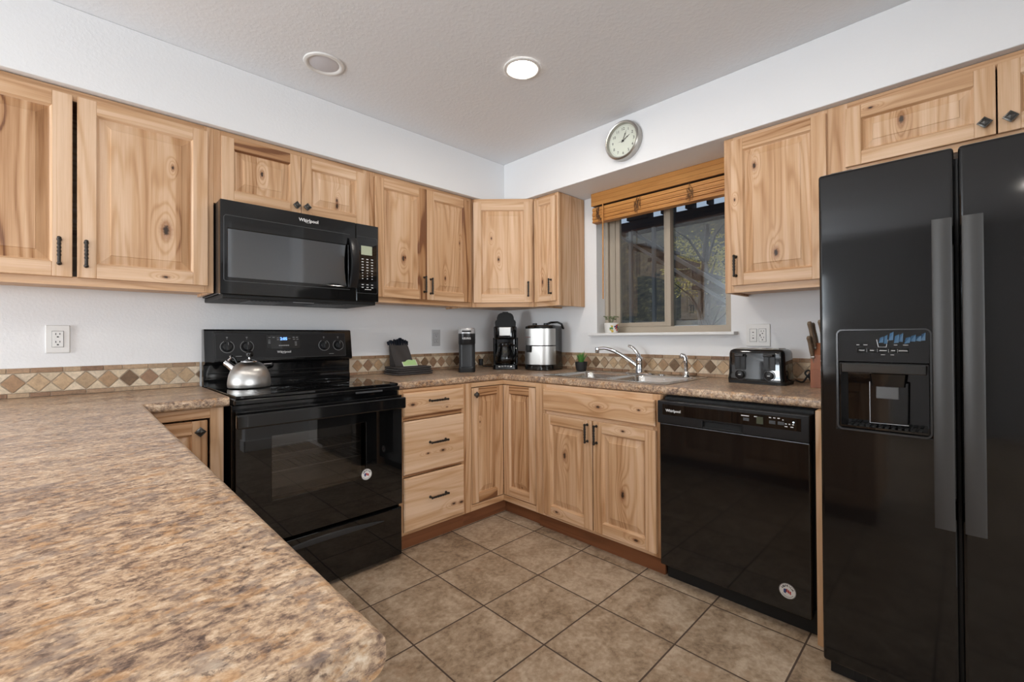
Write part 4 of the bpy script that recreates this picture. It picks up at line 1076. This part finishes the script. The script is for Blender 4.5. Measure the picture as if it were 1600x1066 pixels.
for k in range(13):
    s = k/12; w = .150-.012*s; ring = []
    for i in range(N):
        a = i/N
        # flattened tube outline: front sheet then back sheet
        if a < .5: u = a*2; x = -w/2+w*u; y = -.036*(1-s)-.010 + .004*math.sin(9*u+4*s)
        else: u = (a-.5)*2; x = w/2-w*u; y = .030*(1-.5*s) + .003*math.sin(8*u)
        x += -.022*s + .018*(1-s)*(.5 if a < .5 else 0)
        ring.append((x, y, .150*s))
    rings.append(ring)
m_.loft(rings); m_.build('cloth_body', TOWEL, t, angle=80)
m_ = MB(); m_.smooth = True
for row in range(2):
    fr_, bk_ = [], []
    rings = []
    for i in range(73):
        u = i/72; xx = -.090+.138*u; wv = math.sin(u*52+row*1.9); env = (.55+.45*math.sin(PI*min(1, u*1.05))) if row == 0 else (.3+.9*math.exp(-((u-.62)/.28)**2))
        y0 = -.010+.016*row+.004*wv; y1 = y0+.009*wv; zt = .150+.026*env+.005*math.sin(u*31+row)
        rings.append([(xx,y0-.004,.138),(xx+.003*wv,y1-.004,zt-.006),(xx,y1,zt),(xx-.003*wv,y1+.004,zt-.006),(xx,y0+.004,.138)])
    m_.loft(rings)
m_.build('ruffle', TOWELB, t)
t = thing('note_card', 'small light green card leaning against the grey cloth', 'card', (-1.050,-.188,ZT+.0003), 0)
m_ = MB(); m_.T = Matrix.Rotation(math.radians(-38), 4, 'X'); m_.box(-.054, .054, -.0006, .0006, 0, .050); m_.build('card_border', CARDW, t)
m_ = MB(); m_.T = Matrix.Rotation(math.radians(-38), 4, 'X'); m_.box(-.050, .050, -.0012, -.0006, .004, .047); m_.build('card_face', CARD, t)

# single-serve coffee maker
pod = t = thing('pod_coffee_maker', 'slim black single-serve coffee maker with a silver top', 'coffee maker', (-.655,-.285,CZ+.0005), math.radians(-40))
m_ = MB(); m_.smooth = True
m_.loft([rrect(.112,.26,.03,0,0,.02), rrect(.114,.262,.03,.004,0,.02), rrect(.114,.262,.03,.028,0,.02)]); m_.build('base', MATTE, t)
m_ = MB(); m_.smooth = True; m_.loft([rrect(.110,.10,.02,.028,0,-.055), rrect(.108,.10,.02,.036,0,-.055)]); m_.build('drip_tray', SATIN, t)
m_ = MB(); m_.smooth = True; m_.loft([rrect(.111,.22,.03,.028,0,.030), rrect(.111,.22,.03,.195,0,.030)]); m_.build('column', plain('dark_grey_plastic', (.022,.023,.025), .42), t)
m_ = MB(); m_.smooth = True; m_.loft([rrect(.112,.25,.045,.190,0,.018), rrect(.116,.258,.05,.196,0,.018), rrect(.116,.258,.05,.266,0,.018)]); m_.build('brew_head', SATIN, t)
m_ = MB(); m_.smooth = True; m_.loft([rrect(.116,.258,.05,.2665,0,.018), rrect(.114,.256,.05,.296,0,.018), rrect(.104,.246,.05,.304,0,.018)]); lo = m_.build('silver_lid', SILVER, t)
m_ = MB(); m_.box(-.032, .032, -.1145, -.104, .276, .287); m_.build('lid_handle', GAP, lo, bevel=.003)
text('KEURIG', .017, PRINT, t, (0,-.1116,.232), 'brand_lettering', bold=.0003)
# drip coffee maker
drip = t = thing('drip_coffee_maker', 'tall black drip coffee maker with raised lid in the corner', 'coffee maker', (-.300,-.305,CZ+.0005), math.radians(-45))
m_ = MB(); m_.smooth = True; m_.loft([rrect(.182,.235,.03,0,0,.015), rrect(.186,.24,.03,.004,0,.015), rrect(.182,.235,.03,.034,0,.017), rrect(.172,.215,.03,.040,0,.022)]); bo = m_.build('base', BLACK, t)
m_ = MB()
m_.T = Matrix.Translation((0,-.098,.018)) @ Matrix.Rotation(math.radians(-30), 4, 'X')
for x in (-.042,-.021,0,.021,.042): m_.box(x-.008, x+.008, -.010, -.004, -.006+.006*(1-abs(x)/.06), .004+.006*(1-abs(x)/.06))
m_.build('buttons', SILVER, bo, bevel=.002)
m_ = MB(); m_.smooth = True; m_.loft([rrect(.168,.075,.02,.036,0,.092), rrect(.168,.075,.02,.235,0,.092)]); m_.build('water_tank', BLACK, t)
m_ = MB(); m_.smooth = True; m_.loft([rrect(.150,.20,.045,.222,0,.030), rrect(.172,.222,.05,.236,0,.024), rrect(.176,.226,.05,.31,0,.022), rrect(.170,.22,.05,.318,0,.022)]); ho = m_.build('brew_head', BLACK, t)
m_ = MB(); m_.box(-.042, .042, -.0945, -.086, .250, .312); m_.build('steel_plate', STEEL, ho, bevel=.002)
m_ = MB(); m_.smooth = True
for sx in (-1, 1): m_.loft([rrect(.020,.030,.008,.040,sx*.084,.045), rrect(.020,.030,.008,.235,sx*.086,.045)])
m_.build('side_pillar', SATIN, t)
m_ = MB(); m_.smooth = True     # lid standing open
pr_ = [(-.078,.318),(.078,.318),(.080,.352),(.076,.366),(.066,.372),(.064,.392),(.056,.412),(.040,.424),(.022,.428),(.020,.434),(-.020,.434),(-.022,.428),(-.040,.424),(-.056,.412),(-.064,.392),(-.066,.372),(-.076,.366),(-.080,.352)]
m_.smooth = False; m_.prism(pr_, .035, .075, 'xz'); m_.build('open_lid', MATTE, t, bevel=.006, segs=3)
t2 = thing('coffee_carafe', 'glass coffee carafe sitting inside the drip coffee maker', 'carafe', (-.300-.0495,-.305-.0495,CZ+.041), math.radians(-45))
m_ = MB(); m_.smooth = True; m_.lathe([(.050,0),(.066,.006),(.072,.030),(.070,.060),(.060,.095),(.050,.125),(.049,.140)], 36, cap=True); m_.build('glass_jug', CARAFE, t2)
m_ = MB(); m_.smooth = True; m_.lathe([(.0505,.128),(.053,.132),(.053,.150),(.046,.158),(.001,.160)], 32); m_.build('collar', BLACK, t2)
m_ = MB(); m_.smooth = True; m_.lathe([(.0495,.004),(.0655,.009),(.0705,.024),(.0705,.032),(.001,.032)], 32); m_.build('coffee', plain('brewed_coffee', (.012,.006,.003), .1), t2)
m_ = MB(); m_.smooth = True; m_.tube([(.046,-.026,.145),(.076,-.050,.135),(.088,-.058,.10),(.086,-.055,.06),(.066,-.040,.040)], .008, 10); m_.build('handle', BLACK, t2)
# air fryer
t = thing('air_fryer', 'round-shouldered stainless steel and black air fryer beside the corner', 'air fryer', (-.163,-.575,CZ+.0005), math.radians(-74))
m_ = MB(); m_.smooth = True
m_.loft([rrect(.225,.265,.075,0,0,0,8), rrect(.235,.275,.08,.006,0,0,8), rrect(.235,.275,.08,.034,0,0,8), rrect(.228,.268,.08,.038,0,0,8), rrect(.228,.268,.08,.300,0,0,8), rrect(.232,.272,.08,.304,0,0,8), rrect(.228,.268,.08,.316,0,0,8), rrect(.200,.240,.075,.324,0,0,8)]); m_.build('housing', BLACK, t)
def wrap(w, d, r, n, y_keep):
    ring = rrect(w, d, r, 0, 0, 0, n); ring = [p for p in ring if p[1] < y_keep]
    return sorted(ring, key=lambda p: math.atan2(p[0], -p[1]+.001) if True else 0)
def shell(w, d, r, z0, z1, yk):
    ring = wrap(w, d, r, 12, yk); m_ = MB(); m_.smooth = True
    inn = [(x*.975, y*.975, 0) for x, y, _ in ring]
    loop = ring + inn[::-1]
    m_.loft([[(x,y,z0) for x,y,_ in loop],[(x,y,z1) for x,y,_ in loop]]); return m_
uo = shell(.236,.276,.084,.180,.299,.0).build('steel_upper_shell', STEEL, t)
lo = shell(.238,.280,.085,.042,.173,.0).build('basket_drawer', STEEL, t)
m_ = MB(); m_.smooth = True; m_.loft([rrect(.036,.040,.014,.130,-.050,-.140), rrect(.040,.046,.016,.150,-.050,-.142), rrect(.040,.046,.016,.178,-.050,-.140)]); m_.build('drawer_handle', MATTE, lo)
m_ = MB(); m_.box(-.080, -.040, -.1392, -.1375, .235, .241); m_.build('front_mark', plain('dark_red_print', (.12,.05,.04), .4), uo)
for x in (-.055, .035):
    m_ = MB(); m_.smooth = True; m_.lathe([(.017,.322),(.017,.336),(.014,.340),(.001,.3405)], 20, (x,-.04,0)); m_.build('timer_knob', SATIN, t)
m_ = MB(); m_.smooth = True; m_.tube([(.03,-.05,.324),(.07,-.03,.343),(.10,.02,.346),(.11,.07,.335),(.113,.10,.30)], .008, 10); m_.build('top_handle', BLACK, t)
# cords and plug on the wall behind the pod coffee maker
m_ = MB(); m_.smooth = True
m_.tube([(-.56,-.10,.918),(-.50,-.06,.916),(-.45,-.05,.922),(-.41,-.048,.940)], .0045, 8); m_.tube([(-.415,-.052,.918),(-.395,-.050,.948)], .012, 10)
adopt(m_.build('power_cord', MATTE), pod)
m_ = MB(); m_.smooth = True; m_.tube([(-.33,-.05,.94),(-.30,-.045,.918),(-.26,-.08,.914),(-.22,-.12,.914)], .0045, 8); m_.tube([(-.33,-.052,.925),(-.33,-.052,.975)], .017, 12)
adopt(m_.build('power_cord', MATTE), drip)
# succulent by the sink
t = thing('potted_succulent', 'small spiky green succulent in a black pot behind the sink', 'plant', (-.115,-.878,CZ+.0005), 0)
m_ = MB(); m_.smooth = True; m_.lathe([(.030,0),(.034,.003),(.0415,.045),(.0425,.064),(.039,.064),(.037,.055),(.001,.055)], 32); m_.build('pot', POT, t)
m_ = MB(); m_.smooth = True; prr = random.Random(11)
for i in range(22):
    a = i*2.4; lean = .25+.055*i if i < 14 else prr.uniform(.3,1.1); L = prr.uniform(.068,.098); w = .0085
    ca, sa = math.cos(a), math.sin(a); rings = []
    for k in range(7):
        s = k/6; rr_ = .008+L*s*math.sin(min(lean,1.0)*(.7+.3*s))*.62; z = .052+L*s*math.cos(min(lean,1.0)*.75); ww = w*(1-s**1.6)*(.75+.6*s*(1-s))+.0004
        c = Vector((ca*rr_, sa*rr_, z)); tn = Vector((-sa, ca, 0)); nn = Vector((ca*.6, sa*.6, -.5))
        rings.append([tuple(c+tn*ww), tuple(c+nn*ww*.45), tuple(c-tn*ww), tuple(c-nn*ww*.25)])
    m_.loft(rings)
m_.build('leaves', LEAF, t, angle=80)
# plant on the window sill
t = thing('sill_plant', 'tiny leafy plant in a white floral pot on the window sill', 'plant', (-.005,-1.055,WZ0+.0045), 0)
m_ = MB(); m_.smooth = True; m_.lathe([(.040,0),(.043,.003),(.050,.068),(.047,.068),(.044,.058),(.001,.058)], 32); po = m_.build('pot', MUG, t)
def petal(m2, ang, z, r_, sz):
    rad = .0425+.007*(z/.07)+.0009; c = Vector((rad*math.cos(ang), rad*math.sin(ang), z)); tn = Vector((-math.sin(ang), math.cos(ang), 0)); up = Vector((0,0,1)); nn = Vector((math.cos(ang), math.sin(ang), 0))
    m2.loft([[tuple(c+tn*sz*math.cos(b_)+up*sz*math.sin(b_)-nn*.001) for b_ in [i*PI/4 for i in range(8)]],[tuple(c+tn*sz*.8*math.cos(b_)+up*sz*.8*math.sin(b_)+nn*.0004) for b_ in [i*PI/4 for i in range(8)]]])
prr = random.Random(4)
for nm, mt, spots in (('red_flowers', REDP, [(-1.75,.050),(-1.85,.034),(-1.62,.024)]), ('yellow_flowers', YELP, [(-2.55,.044),(-2.65,.020),(-2.35,.012),(-1.30,.050)]), ('dark_flowers', BLUEP, [(-1.58,.040),(-1.95,.046)]), ('green_sprigs', LEAF, [(-2.45,.032),(-2.7,.034),(-1.4,.03)])):
    m2 = MB()
    for a, z in spots:
        for k in range(4): petal(m2, a+prr.uniform(-.12,.12), z+prr.uniform(-.006,.006), 0, prr.uniform(.004,.007))
    m2.build(nm, mt, po)
m_ = MB(); m_.smooth = True
for i in range(9):
    a = i*2.4; pts = [(0,0,.055),(.016*math.cos(a),.016*math.sin(a),.085),(.040*math.cos(a),.040*math.sin(a),.100+.012*prr.random())]; m_.tube(pts, .0015, 5)
    for k in range(4):
        s = .4+.2*k; c = Vector(pts[1])*(1-s)+Vector(pts[2])*s
        m_.ball(tuple(c+Vector((prr.uniform(-.008,.008),prr.uniform(-.008,.008),prr.uniform(-.004,.010)))), .0085, 8, (1,.8,.35))
m_.build('leaves', LEAF2, t)

# toaster
toaster = t = thing('toaster', 'black four-slot toaster on the counter right of the sink', 'toaster', (-.165,-2.037,CZ+.0005), RW-math.radians(2))
TW, TD, TH = .262, .150, .172
m_ = MB(); m_.smooth = True
def tr(w, d, z): return rrect(w, d, .022, z, 0, 0, 6)
m_.loft([tr(TW+.006,TD+.004,.012), tr(TW+.008,TD+.006,.020), tr(TW+.004,TD+.002,.034), tr(TW,TD,.05), tr(TW-.004,TD-.004,TH-.022), tr(TW-.012,TD-.012,TH-.008), tr(TW-.034,TD-.034,TH)]); bo = m_.build('body', BLACK, t, angle=60)
m_ = MB(); m_.loft([rrect(TW-.05,TD-.046,.012,TH-.002), rrect(TW-.054,TD-.05,.012,TH+.003)]); tp = m_.build('top_plate', STEEL, t)
m_ = MB()
for x in (-.085,-.032,.032,.085): m_.box(x-.013, x+.013, -.042, .042, TH+.0025, TH+.0038)
m_.build('bread_slot', GAP, tp)
m_ = MB(); m_.loft([rrect(TW+.002,TD,.02,0), rrect(TW+.004,TD+.002,.02,.012)]); m_.build('base', MATTE, t)
for sx in (-1, 1):
    cx = -.068 if sx < 0 else .066; yf = -TD/2
    m_ = MB(); m_.box(cx-.026, cx+.026, yf-.003, yf+.006, .070, .152); pl2 = m_.build('lever_panel', SATIN, t, bevel=.002)
    m_ = MB(); m_.box(cx-.004, cx+.004, yf-.0036, yf-.002, .078, .138); m_.build('lever_slot', GAP, pl2)
    m_ = MB(); m_.box(cx-.022, cx+.022, yf-.024, yf-.003, .136, .148); m_.build('lever', BLACK, pl2, bevel=.003)
    m_ = MB(); m_.smooth = True; m_.lathe([(.026,0),(.026,.003),(.0235,.004),(.0235,0)], 32, (cx,yf-.001,.044), 'y', cap=False); m_.build('dial_ring', CHAR, t)
    m_ = MB(); m_.smooth = True; m_.lathe([(.020,0),(.019,.012),(.015,.014),(.001,.0145)], 28, (cx,yf,.044), 'y'); ko = m_.build('browning_dial', SATIN, t)
    m_ = MB(); m_.box(cx-.006, cx+.006, yf-.0152, yf-.0145, .043, .046); m_.build('dial_mark', PRINT, ko)
m_ = MB(); m_.smooth = True
pts = [(-.06,-2.165,.925),(-.055,-2.185,.916),(-.075,-2.205,.920),(-.085,-2.222,.945),(-.080,-2.236,.968),(-.075,-2.224,.976),(-.075,-2.212,.962),(-.078,-2.225,.944),(-.082,-2.238,.936)]
sm_ = []
for i in range(len(pts)-1):
    p0 = Vector(pts[max(i-1,0)]); p1_ = Vector(pts[i]); p2_ = Vector(pts[i+1]); p3 = Vector(pts[min(i+2,len(pts)-1)])
    for k in range(6):
        s = k/6; sm_.append(.5*((2*p1_)+(-p0+p2_)*s+(2*p0-5*p1_+4*p2_-p3)*s*s+(-p0+3*p1_-3*p2_+p3)*s**3))
m_.tube(sm_, .0042, 8); m_.tube([(-.085,-2.236,.955),(-.078,-2.246,.920)], .012, 10)
adopt(m_.build('power_cord', MATTE), toaster)
# knife block and knives
t = thing('knife_block', 'reddish wooden knife block against the refrigerator side', 'knife block', (-.165,-2.318,CZ+.0005), RW)
m_ = MB(); m_.board(.5); m_.prism([(-.070,0),(.075,0),(.075,.115),(-.035,.205),(-.070,.150)], -.050, .050, 'yz', 2); m_.build('block', BLOCKW, t, bevel=.002)
m_ = MB(); m_.board(.7); m_.box(-.0505, .0505, -.0715, -.060, .0, .085); m_.build('front_block', BLOCKW, t, bevel=.001)
for i, (lx, ly, z0, L) in enumerate(((-.036,-.050,.182,.125),(-.034,-.018,.196,.105),(-.040,-.066,.140,.100),(.0,-.040,.203,.11),(.032,-.038,.205,.115))):
    q = Matrix.Rotation(RW, 4, 'Z') @ Vector((lx, ly, z0))
    k = thing('kitchen_knife', ['knife with tallest brown handle standing in the wooden block', 'knife with brown handle behind the tallest one in the block', 'short knife with low brown handle at the front of the block', 'brown-handled knife in the middle row of the block', 'brown-handled knife on the refrigerator side of the block'][i], 'knife', (-.165+q.x, -2.318+q.y, CZ+q.z), RW, 'knives in the wooden block')
    k.rotation_euler = (math.radians(14), math.radians(-7), RW)
    m_ = MB(); m_.board(.4); m_.loft([rrect(.015,.022,.006,.006), rrect(.017,.026,.007,.03), rrect(.015,.022,.006,L*.7), rrect(.018,.027,.008,L-.008), rrect(.012,.018,.005,L)]); h_ = m_.build('handle', HANDW, k, bevel=.001)
    m_ = MB(); m_.box(-.008, .008, -.012, .012, -.004, .007); m_.build('bolster', NICKEL, k, bevel=.002)
    m_ = MB(); m_.box(-.001, .001, -.010, .010, -.05, -.004); m_.build('blade', STEEL, k)
    m_ = MB(); m_.smooth = True
    for z in (.03, .06): m_.lathe([(.003,0),(.003,.0175),(.001,.018)], 10, (-.009,0,z), 'x')
    m_.build('rivet', NICKEL, h_)

# ------------------------------------------------------------------ wall outlets, clock, lamps, blind
def outlet(label, loc, rz, mat, duplex=1):
    t = thing('wall_outlet', label, 'outlet', loc, rz, 'wall outlets'); W2 = .075 if duplex == 1 else .120
    m_ = MB(); m_.box(-W2/2, W2/2, -.007, -.0005, -.060, .060); po = m_.build('cover_plate', mat, t, bevel=.003, segs=3)
    for k in range(duplex):
        cx = 0 if duplex == 1 else (-.023 if k == 0 else .023)
        m_ = MB(); m_.box(cx-.0170, cx+.0170, -.0095, -.0068, -.034, .034); ro = m_.build('receptacle', mat, t, bevel=.001)
        m_ = MB(); m_.cells([cx-.0185,cx-.0173,cx+.0173,cx+.0185],[-.0355,-.0343,.0343,.0355], lambda x, z: not (abs(x-cx) < .0172 and abs(z) < .0342), -.0073, -.0069, 'xz'); m_.build('receptacle_gap', CHAR, t)
        m_ = MB()
        if duplex == 2 and k == 0:
            m_.box(cx-.004, cx+.004, -.0102, -.0094, .014, .018); m_.box(cx-.004, cx+.004, -.0102, -.0094, -.002, 0); m_.box(cx-.004, cx+.004, -.0102, -.0094, -.018, -.013)
        else:
            for s in (-1, 1):
                zc = .017*s
                m_.box(cx-.0075, cx-.0050, -.0100, -.0094, zc+.001, zc+.009); m_.box(cx+.0050, cx+.0075, -.0100, -.0094, zc+.002, zc+.009)
                m_.cells([cx-.003,cx+.003],[zc-.010,zc-.005], lambda x,z: True, -.0100, -.0094, 'xz')
            if duplex == 2: m_.box(cx-.013, cx-.009, -.0100, -.0094, -.006, .006)
        m_.build('slots', INK, ro)
    return t
outlet('white outlet on the wall above the tiles, left of the range', (-2.679,0,1.152), 0, WHITEP)
outlet('grey outlet on the wall between the towels and the coffee makers', (-.724,0,1.146), 0, GREYP)
outlet('double-width white outlet and switch plate above the toaster', (0,-1.980,1.150), RW, WHITEP, 2)
t = thing('wall_clock', 'round wall clock with silver rim above the window', 'clock', (-SOF_D,-1.372,2.290), RW)
m_ = MB(); m_.smooth = True; m_.lathe([(.112,.0005),(.113,.010),(.111,.040),(.104,.046),(.098,.044),(.094,.034),(.094,.020)], 56, axis='y', cap=False); m_.build('rim', NICKEL, t)
m_ = MB(); m_.smooth = True; m_.lathe([(.110,.002),(.110,.004)], 48, axis='y'); m_.lathe([(.0945,.004),(.0945,.022)], 48, axis='y'); do = m_.build('dial', IVORY, t)
for i in range(1, 13):
    a = math.radians(30*i); text(str(i), .023, GPRINT if False else INK, do, (.070*math.sin(a), -.0223, .070*math.cos(a)), 'numeral', ext=.0002)
m_ = MB(); m_.smooth = True; m_.lathe([(.088,0),(.088,.0003),(.0870,.0003),(.0870,0)], 56, (0,-.0222,0), 'y', cap=False); m_.build('minute_track', GPRINT, do)
def hand(name, ang, L, w, y, mat, tail=.012):
    m_ = MB(); m_.T = Matrix.Rotation(ang, 4, 'Y'); m_.prism([(-w*.5,-tail),(w*.5,-tail),(w*.6,L*.55),(w*1.2,L*.62),(w*.5,L*.72),(w*.12,L),(-w*.12,L),(-w*.5,L*.72),(-w*1.2,L*.62),(-w*.6,L*.55)], y-.0006, y, 'xz'); return m_.build(name, mat, t)
hand('hour_hand', math.radians(61), .052, .0030, -.0255, INK); hand('minute_hand', math.radians(24), .060, .0026, -.0270, INK); hand('second_hand', math.radians(262), .030, .0010, -.0285, GPRINT, .02)
m_ = MB(); m_.smooth = True; m_.lathe([(.005,0),(.005,.0075),(.001,.008)], 16, (0,-.0222,0), 'y'); m_.build('hub', INK, t)
def can(label, x, y, lens, grp='recessed ceiling lights'):
    t = thing('recessed_light', label, 'ceiling light', (x,y,CEIL_Z), 0, grp)
    m_ = MB(); m_.smooth = True; m_.lathe([(.090,-.0005),(.088,-.006),(.080,-.009),(.071,-.007),(.066,-.002)], 48, cap=False); m_.build('trim_ring', TRIMW, t)
    m_ = MB(); m_.smooth = True; m_.lathe([(.001,-.0045),(.060,-.0040),(.0675,-.0015),(.0675,-.0005)], 40, cap=False); m_.build('lens', lens, t)
    return t
can('lit round recessed ceiling light near the middle of the kitchen', -1.095, -1.276, LENS_ON)
can('unlit round recessed ceiling light near the soffit on the left', -1.792, -.650, LENS_OFF)
for i, (x, y) in enumerate(((-2.75,-2.05),(-1.45,-2.50),(-3.70,-1.30),(-4.9,-3.2))):
    can(['lit recessed ceiling light over the peninsula, behind the viewer', 'lit recessed ceiling light in front of the refrigerator', 'lit recessed ceiling light left of the peninsula', 'lit recessed ceiling light in the middle of the room behind'][i], x, y, LENS_ON)

t = thing('bamboo_blind', 'raised bamboo blind with valance hung over the window', 'blind', (0,0,0), 0)
BY0, BY1 = -1.895, -.945
m_ = MB()
for i in range(3):
    m_.board(rng.uniform(.3,.6)); m_.box(-.078, -.066, BY0, BY1, 2.051+i*.0285, 2.0795+i*.0285-.0006, 1)
m_.board(.45); m_.box(-.078, -.066, BY0, BY1, 2.1365-.0002, 2.1375, 1)
m_.build('valance', BAMBOO, t, bevel=.0015)
m_ = MB(); m_.box(-.064, -.004, BY0+.004, BY1-.004, 2.050, 2.136); m_.build('head_rail', plain('head_rail_gap_shade', (.05,.022,.010), .6), t)  # dark colour stands for the shade in the gap above the slats
st_ = MB(); srr = random.Random(8)
for i in range(9):
    dx = srr.uniform(-.003,.003); st_.board(rng.uniform(.25,.7)); st_.box(-.072+dx, -.020+dx, BY0+.002, BY1-.006, 1.934+i*.0118, 1.934+i*.0118+.0106, 1)
sto = st_.build('slat_stack', BAMBOO, t, bevel=.0012)
CORD = plain('brown_cord', (.12,.055,.025), .8); crr = random.Random(2)
for yc in (-1.005, -1.300, -1.640):
    m_ = MB(); m_.smooth = True
    for k in range(7):
        pts = [(-.0765, yc+crr.uniform(-.024,.024), 1.936+.105*crr.random()) for _ in range(4)]
        m_.tube(pts, .0012, 5)
    m_.tube([(-.0765,yc,2.055),(-.0765,yc,1.934)], .0012, 5)
    m_.build('ladder_cord', CORD, sto)
m_ = MB(); m_.smooth = True; m_.tube([(-.086,-1.047,2.050),(-.086,-1.044,1.402)], .0042, 8); m_.build('tilt_wand', BAMBOO, t)

# ------------------------------------------------------------------ outside the kitchen window: deck, stair, trees
b = MB(); b.box(.25, 16, -12, 12, -.35, -.05); struct(b.build('ground', GROUND))
t = thing('deck', 'dark timber deck with joists above the window outside', 'deck', (0,0,0), 0)
m_ = MB(); m_.box(.22, 2.06, -4, 3, 2.565, 2.61); m_.build('deck_boards', DARKW, t)
m_ = MB(); m_.box(1.96, 2.05, -4, 3, 2.335, 2.478); m_.build('beam', DARKW, t)
gaps = [.95, .50, .054, -.366, -.639, -.861, -1.042, -1.30, -1.65]
for a, c in zip([3.0]+gaps, gaps+[-4.0]):
    m_ = MB(); m_.box(1.90, 2.05, c+.082, a-.082, 2.4785, 2.5645); m_.build('joist_block', DARKW, t)
t = thing('outdoor_staircase', 'weathered outdoor staircase rising past the window', 'staircase', (0,0,0), 0)
def rail(x, y0, z0, y1, z1, h_, d_=.04):
    m_ = MB(); m_.prism([(y0,z0),(y0,z0+h_),(y1,z1+h_),(y1,z1)], x, x+d_, 'yz'); return m_
rail(1.88, .06, 2.30, -2.6, .42, .034).build('stringer', STAIRM, t); rail(1.88, -.10, 2.315, -2.6, .56, .045).build('handrail', STAIRM, t)
for y, mt in ((-.121, STAIRM), (-.402, STAIRM)):
    m_ = MB(); m_.box(1.81, 1.85, y-.016, y+.016, -.05, 2.33); m_.build('post', mt, t)
for i in range(11):
    y = -.02-.25*i; z = 2.20-.177*i; m_ = MB(); m_.box(1.93, 2.75, y-.25, y, z-.04, z); m_.build('tread', DARKW, t)
def tree(label, x, y, h, r, seed, leaves, z0=-.05, bl=1.0):
    t = thing('tree', label, 'tree', (x,y,z0), 0, 'trees outside the window'); rr = random.Random(seed)
    m_ = MB(); m_.smooth = True; m_.tube([(0,0,0),(.05,.03,h*.3),(-.04,.06,h*.6),(.02,0,h)], lambda s: r*(1-.75*s), 10)
    for i in range(9):
        a = rr.uniform(0,6.28); z = h*rr.uniform(.3,.85); L = rr.uniform(.6,1.2)*bl
        m_.tube([(0,0,z),(L*.5*math.cos(a),L*.5*math.sin(a),z+.35),(L*math.cos(a),L*math.sin(a),z+.5)], lambda s: r*.22*(1-.8*s), 6)
    m_.build('trunk', BARK, t)
    if leaves:
        m_ = MB()
        for i in range(leaves):
            a = rr.uniform(0,6.28); ph = rr.uniform(-1,1); q = rr.random()**.45*.95*bl
            c = Vector((q*math.cos(a)*math.sqrt(1-ph*ph*.6), q*math.sin(a)*math.sqrt(1-ph*ph*.6), h*.76+ph*h*.26*(q/.95))); s = rr.uniform(.016,.036)
            u1 = Vector((rr.uniform(-1,1),rr.uniform(-1,1),rr.uniform(-1,1))).normalized(); v1 = u1.orthogonal().normalized()
            m_.add([tuple(c-u1*s),tuple(c+v1*s*.6),tuple(c+u1*s),tuple(c-v1*s*.6)],[[0,1,2,3]])
        o = m_.build('foliage', AUTUMN, t); o['kind'] = 'stuff'
tree('yellow-leaved tree outside beyond the staircase', 5.7, .55, 2.5, .06, 1, 3200, .55, .9)
tree('bare dark tree trunk outside near the right of the window', 3.0, -.50, 2.6, .10, 2, 0, -.05, .5)
b = MB(); b.smooth = True
hr = random.Random(9); rows = []
for i in range(15):
    x = 4.4+.75*i; rows.append([(x, -9+.9*k, -.10+min(4.6, max(0, (x-4.6)*.80))+hr.uniform(-.12,.12)) for k in range(27)])
b.loft(rows, False, False, closed=False); struct(b.build('ground', HILL))
b = MB(); b.box(3.5, 3.75, -.22, .42, -.05, 1.30); tag(b.build('stone_pillar', STONE, bevel=.04), 'pale stone pillar outside below the yellow tree', 'pillar')
b = MB(); b.box(3.3, 3.5, -1.05, -.80, -.05, 1.25); tag(b.build('stone_post', STONE, bevel=.04), 'narrow pale stone post outside right of the dark trunk', 'post')
